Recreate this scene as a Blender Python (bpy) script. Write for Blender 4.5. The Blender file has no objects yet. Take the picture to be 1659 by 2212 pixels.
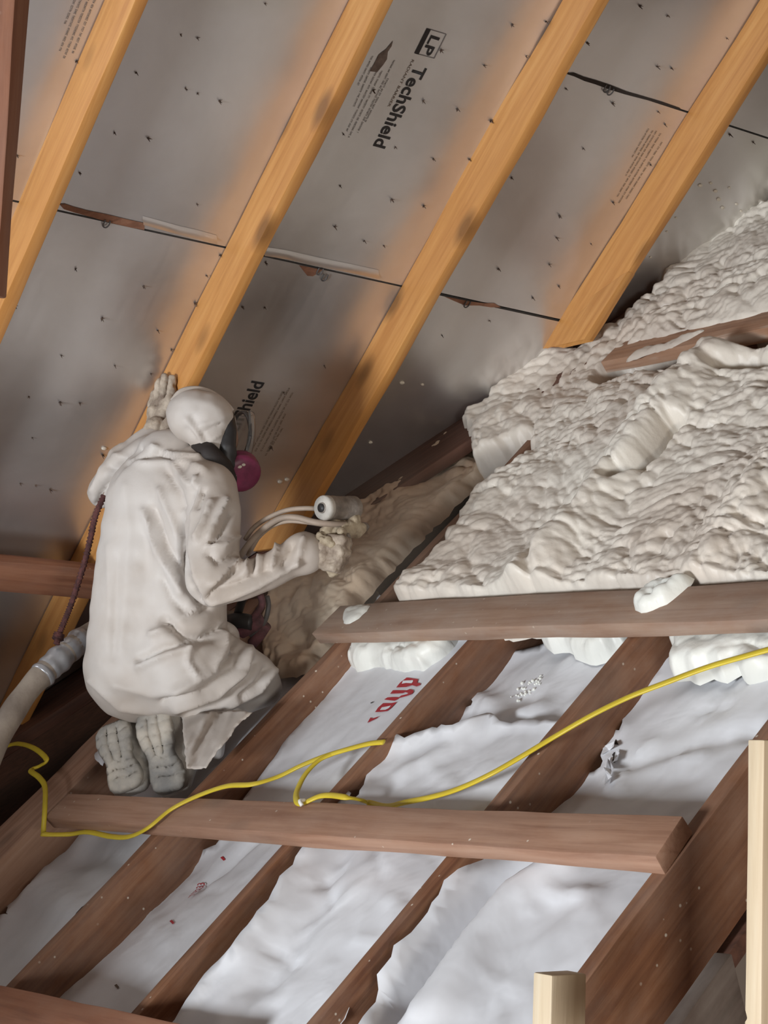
import bpy, bmesh, math, random
import numpy as np
from mathutils import Vector, Matrix
from mathutils.geometry import delaunay_2d_cdt

S = bpy.context.scene
COL = S.collection
rnd = random.Random(7)

# ------------------------------------------------------------------ camera
F_PX, IMW, IMH = 4001.6, 1659.0, 2212.0
TH, RO, PS = math.radians(7.536), math.radians(2.066), math.radians(35.769)
AL = math.radians(44.0)                      # both roof pitches
CAM = np.array([0.0, 0.0, 2.2])
_fw = np.array([0, math.cos(TH), math.sin(TH)])
_r = np.array([1.0, 0, 0]); _u = np.cross(_r, _fw)
CR = _r*math.cos(RO) + _u*math.sin(RO)
CU = np.cross(CR, _fw)
cd = bpy.data.cameras.new('camera'); cam = bpy.data.objects.new('camera', cd); COL.objects.link(cam)
cd.sensor_fit = 'HORIZONTAL'; cd.sensor_width = 36.0; cd.lens = F_PX/IMW*36.0
cd.clip_start = 0.05; cd.clip_end = 100
M = Matrix.Identity(4)
for i in range(3):
    M[i][0] = CR[i]; M[i][1] = CU[i]; M[i][2] = -_fw[i]; M[i][3] = CAM[i]
cam.matrix_world = M
S.camera = cam

# ------------------------------------------------------------------ light + exposure
S.view_settings.view_transform = 'Standard'; S.view_settings.look = 'None'
S.view_settings.exposure = 0.0; S.view_settings.gamma = 1.0
S.view_settings.use_curve_mapping = False
W = bpy.data.worlds.new('world'); S.world = W; W.use_nodes = True
bg = W.node_tree.nodes['Background']; bg.inputs[0].default_value = (0.46, 0.345, 0.27, 1); bg.inputs[1].default_value = 0.24
def area(name, loc, aim, sx, sy, col, power):
    d = bpy.data.lights.new(name, 'AREA'); d.shape = 'RECTANGLE'; d.size = sx; d.size_y = sy
    d.color = col; d.energy = power
    o = bpy.data.objects.new(name, d); COL.objects.link(o); o.location = loc
    o.rotation_euler = (Vector(aim)-Vector(loc)).to_track_quat('-Z', 'Y').to_euler()
    return o
area('gable_daylight', (-4.5, -0.5, 0.8), (0.4, 4.6, 2.1), 1.6, 1.0, (0.91, 0.955, 1.0), 450)
st_l = area('rear_fill', (1.7, -1.6, 1.3), (0.35, 5.0, 2.55), 1.4, 1.0, (1.0, 0.95, 0.88), 12); st_l.data.spread = math.radians(60)  # fill light added behind the camera to lift the foam beside the worker

# ------------------------------------------------------------------ building axes
Pv = np.array([math.cos(PS), math.sin(PS), 0]); Qv = np.array([-math.sin(PS), math.cos(PS), 0]); Zv = np.array([0, 0, 1.0])
Jv = Pv*math.cos(AL) + Zv*math.sin(AL)       # up the lower slope
Rv = Qv*math.cos(AL) - Zv*math.sin(AL)       # down the foil slope
NL = np.cross(Jv, Qv); NL = NL if NL[2] > 0 else -NL
NF = np.cross(Pv, Rv); NF = NF if NF[2] < 0 else -NF
DL, DF = 1.79, 4.03
def LW(q, j, h=0.0): return CAM + Qv*q + Jv*j + NL*(h-DL)
def FWp(p, r, h=0.0): return CAM + Pv*p + Rv*r + NF*(h-DF)
def ray(x, y): return CR*(x-829.5)/F_PX - CU*(y-1106)/F_PX + _fw
def at(x, y, d): return CAM + ray(x, y)*d
def onL(x, y, h=0.0):
    v = ray(x, y); X = v*((h-DL)/(v@NL)); return X@Qv, X@Jv
def onF(x, y, h=0.0):
    v = ray(x, y); X = v*((h-DF)/(v@NF)); return X@Pv, X@Rv
def depthL(x, y, h=0.0):
    v = ray(x, y); return (h-DL)/(v@NL)
def depthF(x, y, h=0.0):
    v = ray(x, y); return (h-DF)/(v@NF)
def proj(X):
    X = np.asarray(X) - CAM; z = X@_fw
    return 829.5 + F_PX*(X@CR)/z, 1106 - F_PX*(X@CU)/z
# valley: where foil plane meets the plane h above the joist tops -> r as function of p
def valley_r(p, h=0.0, hf=0.0):
    # X = P p + R r + NF (hf-DF) ; X.NL = h-DL
    return ((h-DL) - (Pv*p + NF*(hf-DF))@NL)/(Rv@NL)

# ------------------------------------------------------------------ noise (numpy)
def _hash(ix, iy, s):
    h = (ix*374761393 + iy*668265263 + s*1274126177) & 0xFFFFFFFF
    h = ((h ^ (h >> 13))*1274126177) & 0xFFFFFFFF
    h = h ^ (h >> 16)
    return (h & 0xFFFFFF)/float(0x1000000)
def vnoise(x, y, s=0):
    x = np.asarray(x, float); y = np.asarray(y, float)
    ix = np.floor(x).astype(np.int64); iy = np.floor(y).astype(np.int64)
    fx = x-ix; fy = y-iy; fx = fx*fx*fx*(fx*(fx*6-15)+10); fy = fy*fy*fy*(fy*(fy*6-15)+10)
    a = _hash(ix, iy, s); b = _hash(ix+1, iy, s); c = _hash(ix, iy+1, s); d = _hash(ix+1, iy+1, s)
    return (a*(1-fx)+b*fx)*(1-fy) + (c*(1-fx)+d*fx)*fy - 0.5
def fbm(x, y, s=0, o=4):
    t = 0; a = 1.0
    for i in range(o):
        t = t + a*vnoise(x*2**i, y*2**i, s+i*17); a *= 0.5
    return t
def domes(x, y, s=0, sharp=1.0):
    x = np.asarray(x, float); y = np.asarray(y, float)
    ix = np.floor(x).astype(np.int64); iy = np.floor(y).astype(np.int64)
    best = np.full(x.shape, -9.0)
    for dx in (-1, 0, 1):
        for dy in (-1, 0, 1):
            cx = ix+dx; cy = iy+dy
            px = cx + 0.15+0.7*_hash(cx, cy, s); py = cy + 0.15+0.7*_hash(cx, cy, s+5)
            rr = 0.55+0.45*_hash(cx, cy, s+9)
            d2 = ((x-px)**2 + (y-py)**2)/(rr*rr)
            best = np.maximum(best, np.sqrt(np.maximum(0, 1-d2))*rr)
    return best

# ------------------------------------------------------------------ object helpers
def tag(o, label=None, cat=None, group=None, kind=None):
    if label: o['label'] = label
    if cat: o['category'] = cat
    if group: o['group'] = group
    if kind: o['kind'] = kind
    return o
def obj(name, verts, faces, mat, parent=None, smooth=True, matrix=None):
    me = bpy.data.meshes.new(name); me.from_pydata([tuple(v) for v in verts], [], [tuple(f) for f in faces])
    me.update()
    return link(name, me, mat, parent, smooth, matrix)
def link(name, me, mat, parent=None, smooth=True, matrix=None):
    o = bpy.data.objects.new(name, me); COL.objects.link(o)
    if mat is not None:
        for m in (mat if isinstance(mat, (list, tuple)) else [mat]): me.materials.append(m)
    if smooth:
        me.polygons.foreach_set('use_smooth', [True]*len(me.polygons))
    if matrix is not None: o.matrix_world = matrix
    if parent is not None:
        o.parent = parent
        if matrix is None: o.matrix_parent_inverse = parent.matrix_world.inverted()
        else:
            o.matrix_parent_inverse = parent.matrix_world.inverted()
    return o
def empty(name, loc):
    o = bpy.data.objects.new(name, None); COL.objects.link(o); o.location = tuple(loc); o.empty_display_size = 0.1
    o.matrix_world = Matrix.Translation(Vector(tuple(loc)))
    return o
def frame(o, x, y, z):
    M = Matrix.Identity(4)
    for i in range(3):
        M[i][0] = x[i]; M[i][1] = y[i]; M[i][2] = z[i]; M[i][3] = o[i]
    return M
def norm(v): v = np.asarray(v, float); return v/np.linalg.norm(v)

def board(name, mtx, x0, x1, y0, y1, z0, z1, mat, parent=None, seed=0, wane=0.0025, bev=0.003, n=None, endfix=None):
    """timber: local x runs along it; slightly wavy edges, bevelled."""
    L = x1-x0; n = n or max(4, int(L/0.09))
    bm = bmesh.new(); rings = []
    for i in range(n+1):
        x = x0 + L*i/n; ring = []
        for k, (y, z) in enumerate(((y0, z0), (y1, z0), (y1, z1), (y0, z1))):
            a = wane*float(fbm(np.array([x*3.1]), np.array([k*7.7+seed*3.3]), seed, 3)[0])*2
            b = wane*float(fbm(np.array([x*3.3+40]), np.array([k*5.1+seed*2.3]), seed+3, 3)[0])*2
            xx = x
            if endfix and i in (0, n):
                xx = endfix(i == n, y, z, x)
            ring.append(bm.verts.new((xx, y+a, z+b)))
        rings.append(ring)
    for i in range(n):
        for k in range(4):
            bm.faces.new((rings[i][k], rings[i][(k+1) % 4], rings[i+1][(k+1) % 4], rings[i+1][k]))
    bm.faces.new(rings[0][::-1]); bm.faces.new(rings[-1])
    bm.normal_update()
    ed = [e for e in bm.edges if len(e.link_faces) == 2 and e.calc_face_angle(0) > 0.6]
    bmesh.ops.bevel(bm, geom=ed, offset=bev, segments=2, affect='EDGES', profile=0.5)
    bmesh.ops.recalc_face_normals(bm, faces=bm.faces)
    me = bpy.data.meshes.new(name); bm.to_mesh(me); bm.free()
    o = link(name, me, mat, parent, True, mtx)
    try: me.set_sharp_from_angle(angle=0.6)
    except Exception: pass
    return o

def catmull(pts, n=8):
    pts = [np.asarray(p, float) for p in pts]
    P = [2*pts[0]-pts[1]] + pts + [2*pts[-1]-pts[-2]]
    out = []
    for i in range(1, len(P)-2):
        for k in range(n):
            t = k/n
            out.append(0.5*((2*P[i]) + (-P[i-1]+P[i+1])*t + (2*P[i-1]-5*P[i]+4*P[i+1]-P[i+2])*t*t + (-P[i-1]+3*P[i]-3*P[i+1]+P[i+2])*t**3))
    out.append(pts[-1]); return out
def sweep(path, ra, rb=None, up=(0, 0, 1), seg=12, rfun=None, caps=True):
    rb = rb or ra; V = []; Fc = []; n = len(path); up = np.asarray(up, float)
    for i, p in enumerate(path):
        t = norm(path[min(i+1, n-1)] - path[max(i-1, 0)])
        s = np.cross(t, up)
        s = norm(s) if np.linalg.norm(s) > 1e-4 else norm(np.cross(t, (1, 0, 0.3)))
        w = np.cross(s, t); k = rfun(i/(n-1)) if rfun else 1.0
        for a in range(seg):
            th = 2*math.pi*a/seg
            V.append(p + s*ra*k*math.cos(th) + w*rb*k*math.sin(th))
    for i in range(n-1):
        for a in range(seg):
            b = (a+1) % seg
            Fc.append((i*seg+a, i*seg+b, (i+1)*seg+b, (i+1)*seg+a))
    if caps:
        Fc.append(tuple(range(seg))[::-1]); Fc.append(tuple((n-1)*seg+a for a in range(seg)))
    return V, Fc
def smoothstep(a, b, x):
    t = np.clip((np.asarray(x, float)-a)/(b-a), 0, 1); return t*t*(3-2*t)
def seg_dist(X, Y, poly, closed=False):
    X = np.asarray(X, float); Y = np.asarray(Y, float); d = np.full(X.shape, 1e9)
    n = len(poly); m = n if closed else n-1
    for i in range(m):
        ax, ay = poly[i]; bx, by = poly[(i+1) % n]
        vx, vy = bx-ax, by-ay; l2 = vx*vx+vy*vy+1e-12
        t = np.clip(((X-ax)*vx+(Y-ay)*vy)/l2, 0, 1)
        d = np.minimum(d, np.hypot(X-ax-t*vx, Y-ay-t*vy))
    return d
def inside(X, Y, poly):
    X = np.asarray(X, float); Y = np.asarray(Y, float); r = np.zeros(X.shape, bool); n = len(poly)
    for i in range(n):
        x1, y1 = poly[i]; x2, y2 = poly[(i+1) % n]
        if y1 == y2: continue
        c = ((y1 > Y) != (y2 > Y)) & (X < (x2-x1)*(Y-y1)/(y2-y1)+x1)
        r ^= c
    return r
def densify(poly, step, jag=0.0, seed=0):
    out = []; n = len(poly); r = random.Random(seed)
    for i in range(n):
        a = np.array(poly[i], float); b = np.array(poly[(i+1) % n], float)
        k = max(1, int(np.linalg.norm(b-a)/step))
        nv = np.array([-(b-a)[1], (b-a)[0]]); nv = nv/(np.linalg.norm(nv)+1e-9)
        for t in range(k):
            p = a+(b-a)*t/k
            if t: p = p + nv*r.uniform(-jag, jag)
            out.append(tuple(p))
    return out
def fill_poly(poly, step, seed=0):
    """constrained triangulation with jittered interior points -> pts(N,2), tris, n boundary"""
    P = np.array(poly); x0, y0 = P.min(0); x1, y1 = P.max(0)
    gx = np.arange(x0, x1, step); gy = np.arange(y0, y1, step*0.87)
    X, Y = np.meshgrid(gx, gy); X = X + (np.arange(len(gy)) % 2)[:, None]*step*0.5
    rs = np.random.RandomState(seed); X = X+rs.uniform(-.15, .15, X.shape)*step; Y = Y+rs.uniform(-.15, .15, Y.shape)*step
    X = X.ravel(); Y = Y.ravel()
    k = inside(X, Y, poly); X, Y = X[k], Y[k]
    k = seg_dist(X, Y, poly, True) > step*0.5; X, Y = X[k], Y[k]
    pts = [Vector(p) for p in poly] + [Vector((a, b)) for a, b in zip(X, Y)]
    n = len(poly)
    v, e, f, *_ = delaunay_2d_cdt(pts, [(i, (i+1) % n) for i in range(n)], [], 1, 1e-7)
    v = np.array([tuple(a) for a in v])
    return v, [tuple(a) for a in f], n

# ------------------------------------------------------------------ materials
def newmat(name):
    m = bpy.data.materials.new(name); m.use_nodes = True; nt = m.node_tree
    return m, nt, nt.nodes['Principled BSDF']
class NB:
    def __init__(s, nt): s.nt = nt
    def n(s, t, **k):
        a = s.nt.nodes.new(t)
        for kk, v in k.items(): setattr(a, kk, v)
        return a
    def l(s, a, b): s.nt.links.new(a, b)
    def coord(s, scale=(1, 1, 1), rand=True):
        tc = s.n('ShaderNodeTexCoord'); mp = s.n('ShaderNodeMapping'); mp.inputs['Scale'].default_value = scale
        s.l(tc.outputs['Object'], mp.inputs['Vector'])
        if rand:
            oi = s.n('ShaderNodeObjectInfo'); mm = s.n('ShaderNodeMath', operation='MULTIPLY'); mm.inputs[1].default_value = 37.0
            s.l(oi.outputs['Random'], mm.inputs[0]); cb = s.n('ShaderNodeCombineXYZ')
            for i in range(3): s.l(mm.outputs[0], cb.inputs[i])
            s.l(cb.outputs[0], mp.inputs['Location'])
        return mp.outputs[0]
    def noise(s, vec, scale, detail=4, rough=0.55, dist=0.0):
        a = s.n('ShaderNodeTexNoise'); a.inputs['Scale'].default_value = scale; a.inputs['Detail'].default_value = detail
        a.inputs['Roughness'].default_value = rough; a.inputs['Distortion'].default_value = dist
        s.l(vec, a.inputs['Vector']); return a.outputs['Fac']
    def vor(s, vec, scale, feature='F1'):
        a = s.n('ShaderNodeTexVoronoi'); a.feature = feature; a.inputs['Scale'].default_value = scale
        s.l(vec, a.inputs['Vector']); return a.outputs['Distance']
    def ramp(s, fac, stops):
        a = s.n('ShaderNodeValToRGB'); e = a.color_ramp.elements
        while len(e) < len(stops): e.new(0.5)
        for x, (p, c) in zip(e, stops):
            x.position = p; x.color = (c[0], c[1], c[2], 1) if len(c) == 3 else c
        s.l(fac, a.inputs['Fac']); return a.outputs['Color']
    def mix(s, fac, a, b, mode='MIX'):
        m = s.n('ShaderNodeMix', data_type='RGBA'); m.blend_type = mode
        for sock, v in ((m.inputs['Factor'], fac), (m.inputs['A'], a), (m.inputs['B'], b)):
            pass
        ins = [i for i in m.inputs if i.type == 'RGBA']; fa = m.inputs[0]
        if isinstance(fac, (int, float)): fa.default_value = fac
        else: s.l(fac, fa)
        for sock, v in zip(ins, (a, b)):
            if isinstance(v, tuple): sock.default_value = (v[0], v[1], v[2], 1)
            else: s.l(v, sock)
        return [o for o in m.outputs if o.type == 'RGBA'][0]
    def math(s, op, a, b=None):
        m = s.n('ShaderNodeMath', operation=op)
        for i, v in enumerate((a, b)):
            if v is None: continue
            if isinstance(v, (int, float)): m.inputs[i].default_value = v
            else: s.l(v, m.inputs[i])
        return m.outputs[0]
    def bump(s, h, strength, dist, bsdf):
        b = s.n('ShaderNodeBump'); b.inputs['Strength'].default_value = strength; b.inputs['Distance'].default_value = dist
        s.l(h, b.inputs['Height']); s.l(b.outputs['Normal'], bsdf.inputs['Normal'])

def wood(name, dark, mid, light, rough=0.6, knots=0.5, dust=0.0, dustcol=(0.62, 0.56, 0.48), specks=0.0, spray=0.0, spraycol=(0.80, 0.76, 0.68)):
    m, nt, b = newmat(name); N = NB(nt)
    g = N.noise(N.coord((1.6, 30, 30)), 1.6, 5, 0.6, 0.4)
    col = N.ramp(g, [(0.30, dark), (0.52, mid), (0.72, light)])
    bl = N.noise(N.coord((1.2, 5, 5)), 1.3, 3)
    col = N.mix(N.ramp(bl, [(0.35, (0, 0, 0)), (0.75, (0.55, 0.55, 0.55))]), col, dark)
    if knots:
        kv = N.vor(N.coord((3.6, 7, 7)), 1.0)
        kf = N.ramp(kv, [(0.10, (1, 1, 1)), (0.27, (0, 0, 0))])
        col = N.mix(N.math('MULTIPLY', kf, knots), col, tuple(c*0.42 for c in dark))
    if dust:
        d = N.noise(N.coord((3, 6, 6)), 1.5, 6, 0.65)
        df = N.ramp(d, [(0.38, (0, 0, 0)), (0.72, (dust, dust, dust))])
        col = N.mix(df, col, dustcol)
    if spray:
        d = N.noise(N.coord((1.3, 7, 7)), 1.6, 3, 0.5)
        df = N.ramp(d, [(0.62-0.3*spray, (0, 0, 0)), (0.78-0.3*spray, (0.95, 0.95, 0.95))])
        col = N.mix(df, col, spraycol)
    if specks:
        sv = N.vor(N.coord((1, 1, 1)), 26.0)
        sz = N.ramp(sv, [(0.055, (1, 1, 1)), (0.10, (0, 0, 0))])
        gate = N.ramp(N.noise(N.coord((1, 1, 1)), 3.0, 2), [(0.46, (0, 0, 0)), (0.58, (1, 1, 1))])
        col = N.mix(N.math('MULTIPLY', N.math('MULTIPLY', sz, gate), specks), col, (0.80, 0.74, 0.62))
    nt.links.new(col, b.inputs['Base Color']); b.inputs['Roughness'].default_value = rough
    N.bump(g, 0.25, 0.004, b)
    return m
def plain(name, col, rough=0.5, metal=0.0, var=0.0, varscale=8.0, bump=0.0, bscale=30.0, spec=None, col2=None):
    m, nt, b = newmat(name); N = NB(nt)
    b.inputs['Roughness'].default_value = rough; b.inputs['Metallic'].default_value = metal
    if spec is not None: b.inputs['Specular IOR Level'].default_value = spec
    v = N.coord((1, 1, 1))
    c2 = col2 or tuple(c*(1-var) for c in col)
    nz = N.noise(v, varscale, 5, 0.6)
    nt.links.new(N.ramp(nz, [(0.35, c2), (0.65, col)]), b.inputs['Base Color'])
    if bump: N.bump(N.noise(v, bscale, 4), bump, 0.004, b)
    return m

M_RAFT = wood('pine_rafter', (0.47, 0.20, 0.052), (0.60, 0.285, 0.083), (0.69, 0.36, 0.12), 0.42, 0.85)
M_JOIST = wood('aged_joist', (0.15, 0.058, 0.028), (0.25, 0.11, 0.052), (0.32, 0.155, 0.08), 0.7, 0.35, 0.15, specks=0.8)
M_BEAM = wood('dusty_strap', (0.26, 0.13, 0.08), (0.40, 0.225, 0.145), (0.47, 0.29, 0.20), 0.7, 0.6, 0.35, (0.47, 0.33, 0.25), specks=0.7)
M_BEAM2 = wood('oversprayed_strap', (0.25, 0.14, 0.09), (0.33, 0.21, 0.145), (0.40, 0.27, 0.19), 0.7, 0.6, 0.55, (0.40, 0.33, 0.28), specks=0.4)
M_BEAM3 = wood('foamed_strap', (0.28, 0.14, 0.08), (0.40, 0.22, 0.13), (0.46, 0.27, 0.17), 0.7, 0.3, 0.2, spray=0.30)
M_STUD = wood('fresh_pine_stud', (0.60, 0.46, 0.30), (0.74, 0.61, 0.43), (0.80, 0.69, 0.52), 0.6, 0.3)
M_DARK = wood('old_dark_wood', (0.07, 0.03, 0.02), (0.13, 0.055, 0.034), (0.18, 0.08, 0.05), 0.75, 0.3, 0.1, (0.30, 0.22, 0.18))
M_POST = wood('old_post', (0.22, 0.085, 0.045), (0.36, 0.15, 0.08), (0.42, 0.20, 0.11), 0.7, 0.3, 0.1, specks=0.5)
M_FELT = plain('roof_felt', (0.03, 0.022, 0.018), 0.9)
M_GREYWOOD = wood('grey_board', (0.10, 0.075, 0.06), (0.17, 0.13, 0.11), (0.22, 0.18, 0.155), 0.8, 0.2, 0.3, (0.42, 0.38, 0.34))

def foil_mat():
    m, nt, b = newmat('radiant_foil'); N = NB(nt)
    v = N.coord((1, 1, 1), rand=True)
    big = N.noise(v, 1.7, 5, 0.6, 0.3)
    vs = N.coord((14, 0.9, 1)); st = N.noise(vs, 4.0, 4, 0.6)
    col = N.ramp(big, [(0.30, (0.60, 0.575, 0.56)), (0.62, (0.74, 0.72, 0.71))])
    stain = N.ramp(N.noise(v, 1.1, 3, 0.5, 0.4), [(0.60, (0, 0, 0)), (0.78, (0.55, 0.55, 0.55))])
    col = N.mix(stain, col, (0.48, 0.46, 0.32))
    nt.links.new(col, b.inputs['Base Color'])
    b.inputs['Metallic'].default_value = 0.82
    rr = N.ramp(N.math('ADD', N.math('MULTIPLY', st, 0.4), N.math('MULTIPLY', big, 0.6)), [(0.35, (0.29,)*3), (0.65, (0.40,)*3)])
    nt.links.new(rr, b.inputs['Roughness'])
    h = N.math('ADD', N.math('MULTIPLY', N.noise(v, 3.0, 3), 1.0), N.math('MULTIPLY', N.noise(v, 60.0, 3), 0.03))
    N.bump(h, 0.22, 0.02, b)
    return m
M_FOIL = foil_mat()
def foam_mat(name, c1, c2, c3):
    m, nt, b = newmat(name); N = NB(nt); v = N.coord((1, 1, 1), rand=False)
    col = N.ramp(N.noise(v, 2.2, 5, 0.6), [(0.32, c3), (0.5, c2), (0.66, c1)])
    nt.links.new(col, b.inputs['Base Color']); b.inputs['Roughness'].default_value = 0.42
    b.inputs['Specular IOR Level'].default_value = 0.35
    b.inputs['Subsurface Weight'].default_value = 0.0
    N.bump(N.noise(v, 90, 4), 0.25, 0.003, b)
    return m
M_FOAM = foam_mat('cured_foam', (0.77, 0.725, 0.645), (0.74, 0.68, 0.60), (0.66, 0.58, 0.50))
M_FRESH = foam_mat('fresh_foam', (0.78, 0.68, 0.54), (0.66, 0.51, 0.37), (0.52, 0.37, 0.25))
M_WFOAM = foam_mat('white_foam', (0.84, 0.84, 0.79), (0.82, 0.82, 0.76), (0.76, 0.76, 0.70))
def wrap_mat():
    m, nt, b = newmat('housewrap'); N = NB(nt); v = N.coord((1, 1, 1))
    col = N.ramp(N.noise(v, 2.0, 6, 0.65), [(0.34, (0.70, 0.70, 0.72)), (0.66, (0.80, 0.81, 0.84))])
    nt.links.new(col, b.inputs['Base Color']); b.inputs['Roughness'].default_value = 0.55
    h = N.noise(N.coord((1, 1, 1)), 6.0, 3, 0.5, 0.5)
    N.bump(h, 0.30, 0.02, b)
    return m
M_WRAP = wrap_mat()
M_SUIT = plain('dusty_coverall', (0.60, 0.56, 0.525), 0.6, 0, 0.14, 2.6, 0.16, 45, col2=(0.48, 0.41, 0.35))
M_GLOVE = plain('foamed_glove', (0.54, 0.455, 0.36), 0.7, 0, 0, 22.0, 0.9, 60, col2=(0.22, 0.165, 0.125))
M_BOOT = plain('foamed_boot', (0.60, 0.56, 0.50), 0.6, 0, 0, 14.0, 0.5, 50, col2=(0.36, 0.34, 0.31))
M_SOLE = plain('boot_sole', (0.52, 0.47, 0.40), 0.65, 0, 0, 9.0, 0.5, 40, col2=(0.24, 0.23, 0.215))
M_BLACK = plain('black_rubber', (0.022, 0.020, 0.020), 0.5)
M_GREYRUB = plain('grey_rubber', (0.10, 0.095, 0.095), 0.4, 0, 0.4)
M_PINK = plain('magenta_cartridge', (0.26, 0.035, 0.10), 0.45, 0, 0, 14, col2=(0.11, 0.016, 0.045))
M_SKIN = plain('skin', (0.42, 0.26, 0.19), 0.6)
M_NECK = plain('neck_black', (0.02, 0.014, 0.012), 0.7)
M_METAL = plain('foamed_gun_metal', (0.32, 0.275, 0.235), 0.55, 0.2, 0, 25, 0.6, 70, col2=(0.16, 0.135, 0.115))
M_CRUST = plain('crusted_foam', (0.50, 0.42, 0.30), 0.75, 0, 0, 30, 0.9, 60, col2=(0.24, 0.18, 0.12))
M_HOSE = plain('dirty_hose', (0.42, 0.36, 0.30), 0.75, 0, 0, 9, 0.3, 80, col2=(0.26, 0.215, 0.18))
M_THIN = plain('dusty_air_line', (0.42, 0.33, 0.26), 0.6, 0, 0.3)
M_TAPE = plain('duct_tape', (0.52, 0.53, 0.56), 0.35, 0.35, 0.3, 10, 0.3, 25)
M_ROPE = plain('dark_rope', (0.13, 0.045, 0.04), 0.9, 0, 0, 60, 1.0, 120, col2=(0.05, 0.02, 0.02))
M_SCUFF = plain('purple_hose_jacket', (0.16, 0.055, 0.065), 0.8, 0, 0, 30, 0.7, 50, col2=(0.05, 0.02, 0.025))
M_CABLE = plain('yellow_cable', (0.72, 0.56, 0.04), 0.4, 0, 0, 6, col2=(0.62, 0.46, 0.03))
M_WHITEP = plain('white_plastic', (0.8, 0.79, 0.75), 0.4)
M_INK = plain('black_ink', (0.018, 0.016, 0.016), 0.6)
M_INKG = plain('grey_ink', (0.14, 0.125, 0.12), 0.6)
M_INKB = plain('brown_ink', (0.12, 0.08, 0.05), 0.6)
M_RED = plain('red_ink', (0.42, 0.03, 0.04), 0.6)
M_NAIL = plain('splintered_nail', (0.045, 0.03, 0.025), 0.7, 0, 0, 60, col2=(0.10, 0.06, 0.04))
M_CHIP = plain('pale_chip', (0.72, 0.66, 0.56), 0.7)
M_OSB = wood('osb_edge', (0.16, 0.07, 0.04), (0.26, 0.12, 0.07), (0.36, 0.19, 0.12), 0.8, 0.2)
def lens_mat():
    m, nt, b = newmat('clear_visor')
    b.inputs['Base Color'].default_value = (0.85, 0.85, 0.84, 1); b.inputs['Roughness'].default_value = 0.12
    b.inputs['Transmission Weight'].default_value = 0.9; b.inputs['IOR'].default_value = 1.3
    return m
M_LENS = lens_mat()

# ================================================================== SETTING: deck under the joists, roof felt behind the foil
def plane_poly(name, poly, to_world, h0, h1, mat, **k):
    n = len(poly); V = [to_world(a, b, h0) for a, b in poly] + [to_world(a, b, h1) for a, b in poly]
    Fc = [tuple(range(n)), tuple(range(n, 2*n))[::-1]] + [(i, n+i, n+(i+1) % n, (i+1) % n) for i in range(n)]
    o = obj(name, V, Fc, mat, smooth=False, **k)
    bm = bmesh.new(); bm.from_mesh(o.data); bmesh.ops.recalc_face_normals(bm, faces=bm.faces); bm.to_mesh(o.data); bm.free()
    return o
def valley_j(q, h=0.0):
    # j on the lower slope where it meets the foil plane
    return -((Qv*q + NL*(h-DL))@NF + DF)/(Jv@NF)
QE, QD, QC, QB, QA = [k*DL for k in (1.3665, 1.698, 2.030, 2.364, 2.842)]
dq = [(QE-0.05, -0.6), (QE-0.05, valley_j(QE, -.2)+0.15), (6.0, valley_j(6.0, -.2)+2.0), (9.0, valley_j(9.0, -.2)+2.0), (9.0, -0.6)]
deck = plane_poly('floor', dq, LW, -0.235, -0.205, M_DARK); tag(deck, kind='structure')
low = plane_poly('floor', [(-1.5, -1.2), (-1.5, 3.2), (QE+0.2, 3.2), (QE+0.2, -1.2)], LW, -0.95, -0.9, M_DARK); tag(low, kind='structure')
wl = [(2.27, -0.6), (5.2, -0.6), (5.2, 2.45), (3.7, 2.15), (3.3, 1.98), (3.05, 1.64), (2.5, 1.56), (2.27, 1.42)]
V = [(-2.25-k, y, z) for k in (0, 0.1) for y, z in wl]; n = len(wl)
blocker = obj('shade_blocker_left', V, [tuple(range(n))[::-1], tuple(range(n, 2*n))]+[(i, (i+1) % n, n+(i+1) % n, n+i) for i in range(n)], M_GREYWOOD, smooth=False); tag(blocker, kind='structure')  # unseen wall added left of view, its top cut to shade the lower left
pv = [0.9, 5.4]
felt = plane_poly('ceiling', [(0.9, -0.9), (5.4, -0.9), (5.4, valley_r(5.4)+0.25), (0.9, valley_r(0.9)+0.25)], FWp, -0.05, -0.02, M_FELT)
tag(felt, kind='structure')

# ================================================================== FOIL SHEATHING PANELS (5)
RP = [k*DF for k in (0.4805, 0.6352, 0.7864, 0.9425)]     # rafter left faces
R_SEAM1, R_SEAM2 = 0.5375*DF, 0.345*DF
PMID = RP[2]+0.02
G = 0.003
def panel(poly, label):
    o = plane_poly('sheathing_panel', poly, FWp, -0.014, 0.0, M_FOIL)
    o.data.transform(Matrix.Identity(4))
    # local frame so object coords follow the board
    M = frame(FWp(poly[0][0], poly[0][1]), Pv, Rv, NF)
    o.data.transform(M.inverted()); o.matrix_world = M
    bpy.context.view_layer.update()
    return tag(o, label, 'sheathing', 'foil faced roof sheathing panels')
vr = lambda p: valley_r(p, 0.04)-0.004
pan_top_l = panel([(0.9, -0.9), (PMID-G, -0.9), (PMID-G, R_SEAM1-G), (0.9, R_SEAM1-G)], 'foil roof panel with the large black upright brand print between second and third rafters')
pan_low_l = panel([(0.9, R_SEAM1+G), (PMID-G, R_SEAM1+G), (PMID-G, vr(PMID)), (0.9, vr(0.9))], 'foil roof panel behind the kneeling worker with upside down print')
pan_top_r = panel([(PMID+G, -0.9), (5.4, -0.9), (5.4, R_SEAM2-G), (PMID+G, R_SEAM2-G)], 'foil roof panel in the top right corner above the dark ragged seam')
pan_mid_r = panel([(PMID+G, R_SEAM2+G), (5.4, R_SEAM2+G), (5.4, R_SEAM1-G-0.004), (PMID+G, R_SEAM1-G-0.004)], 'greenish stained foil roof panel right of the third rafter, small print by fourth rafter')
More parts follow.
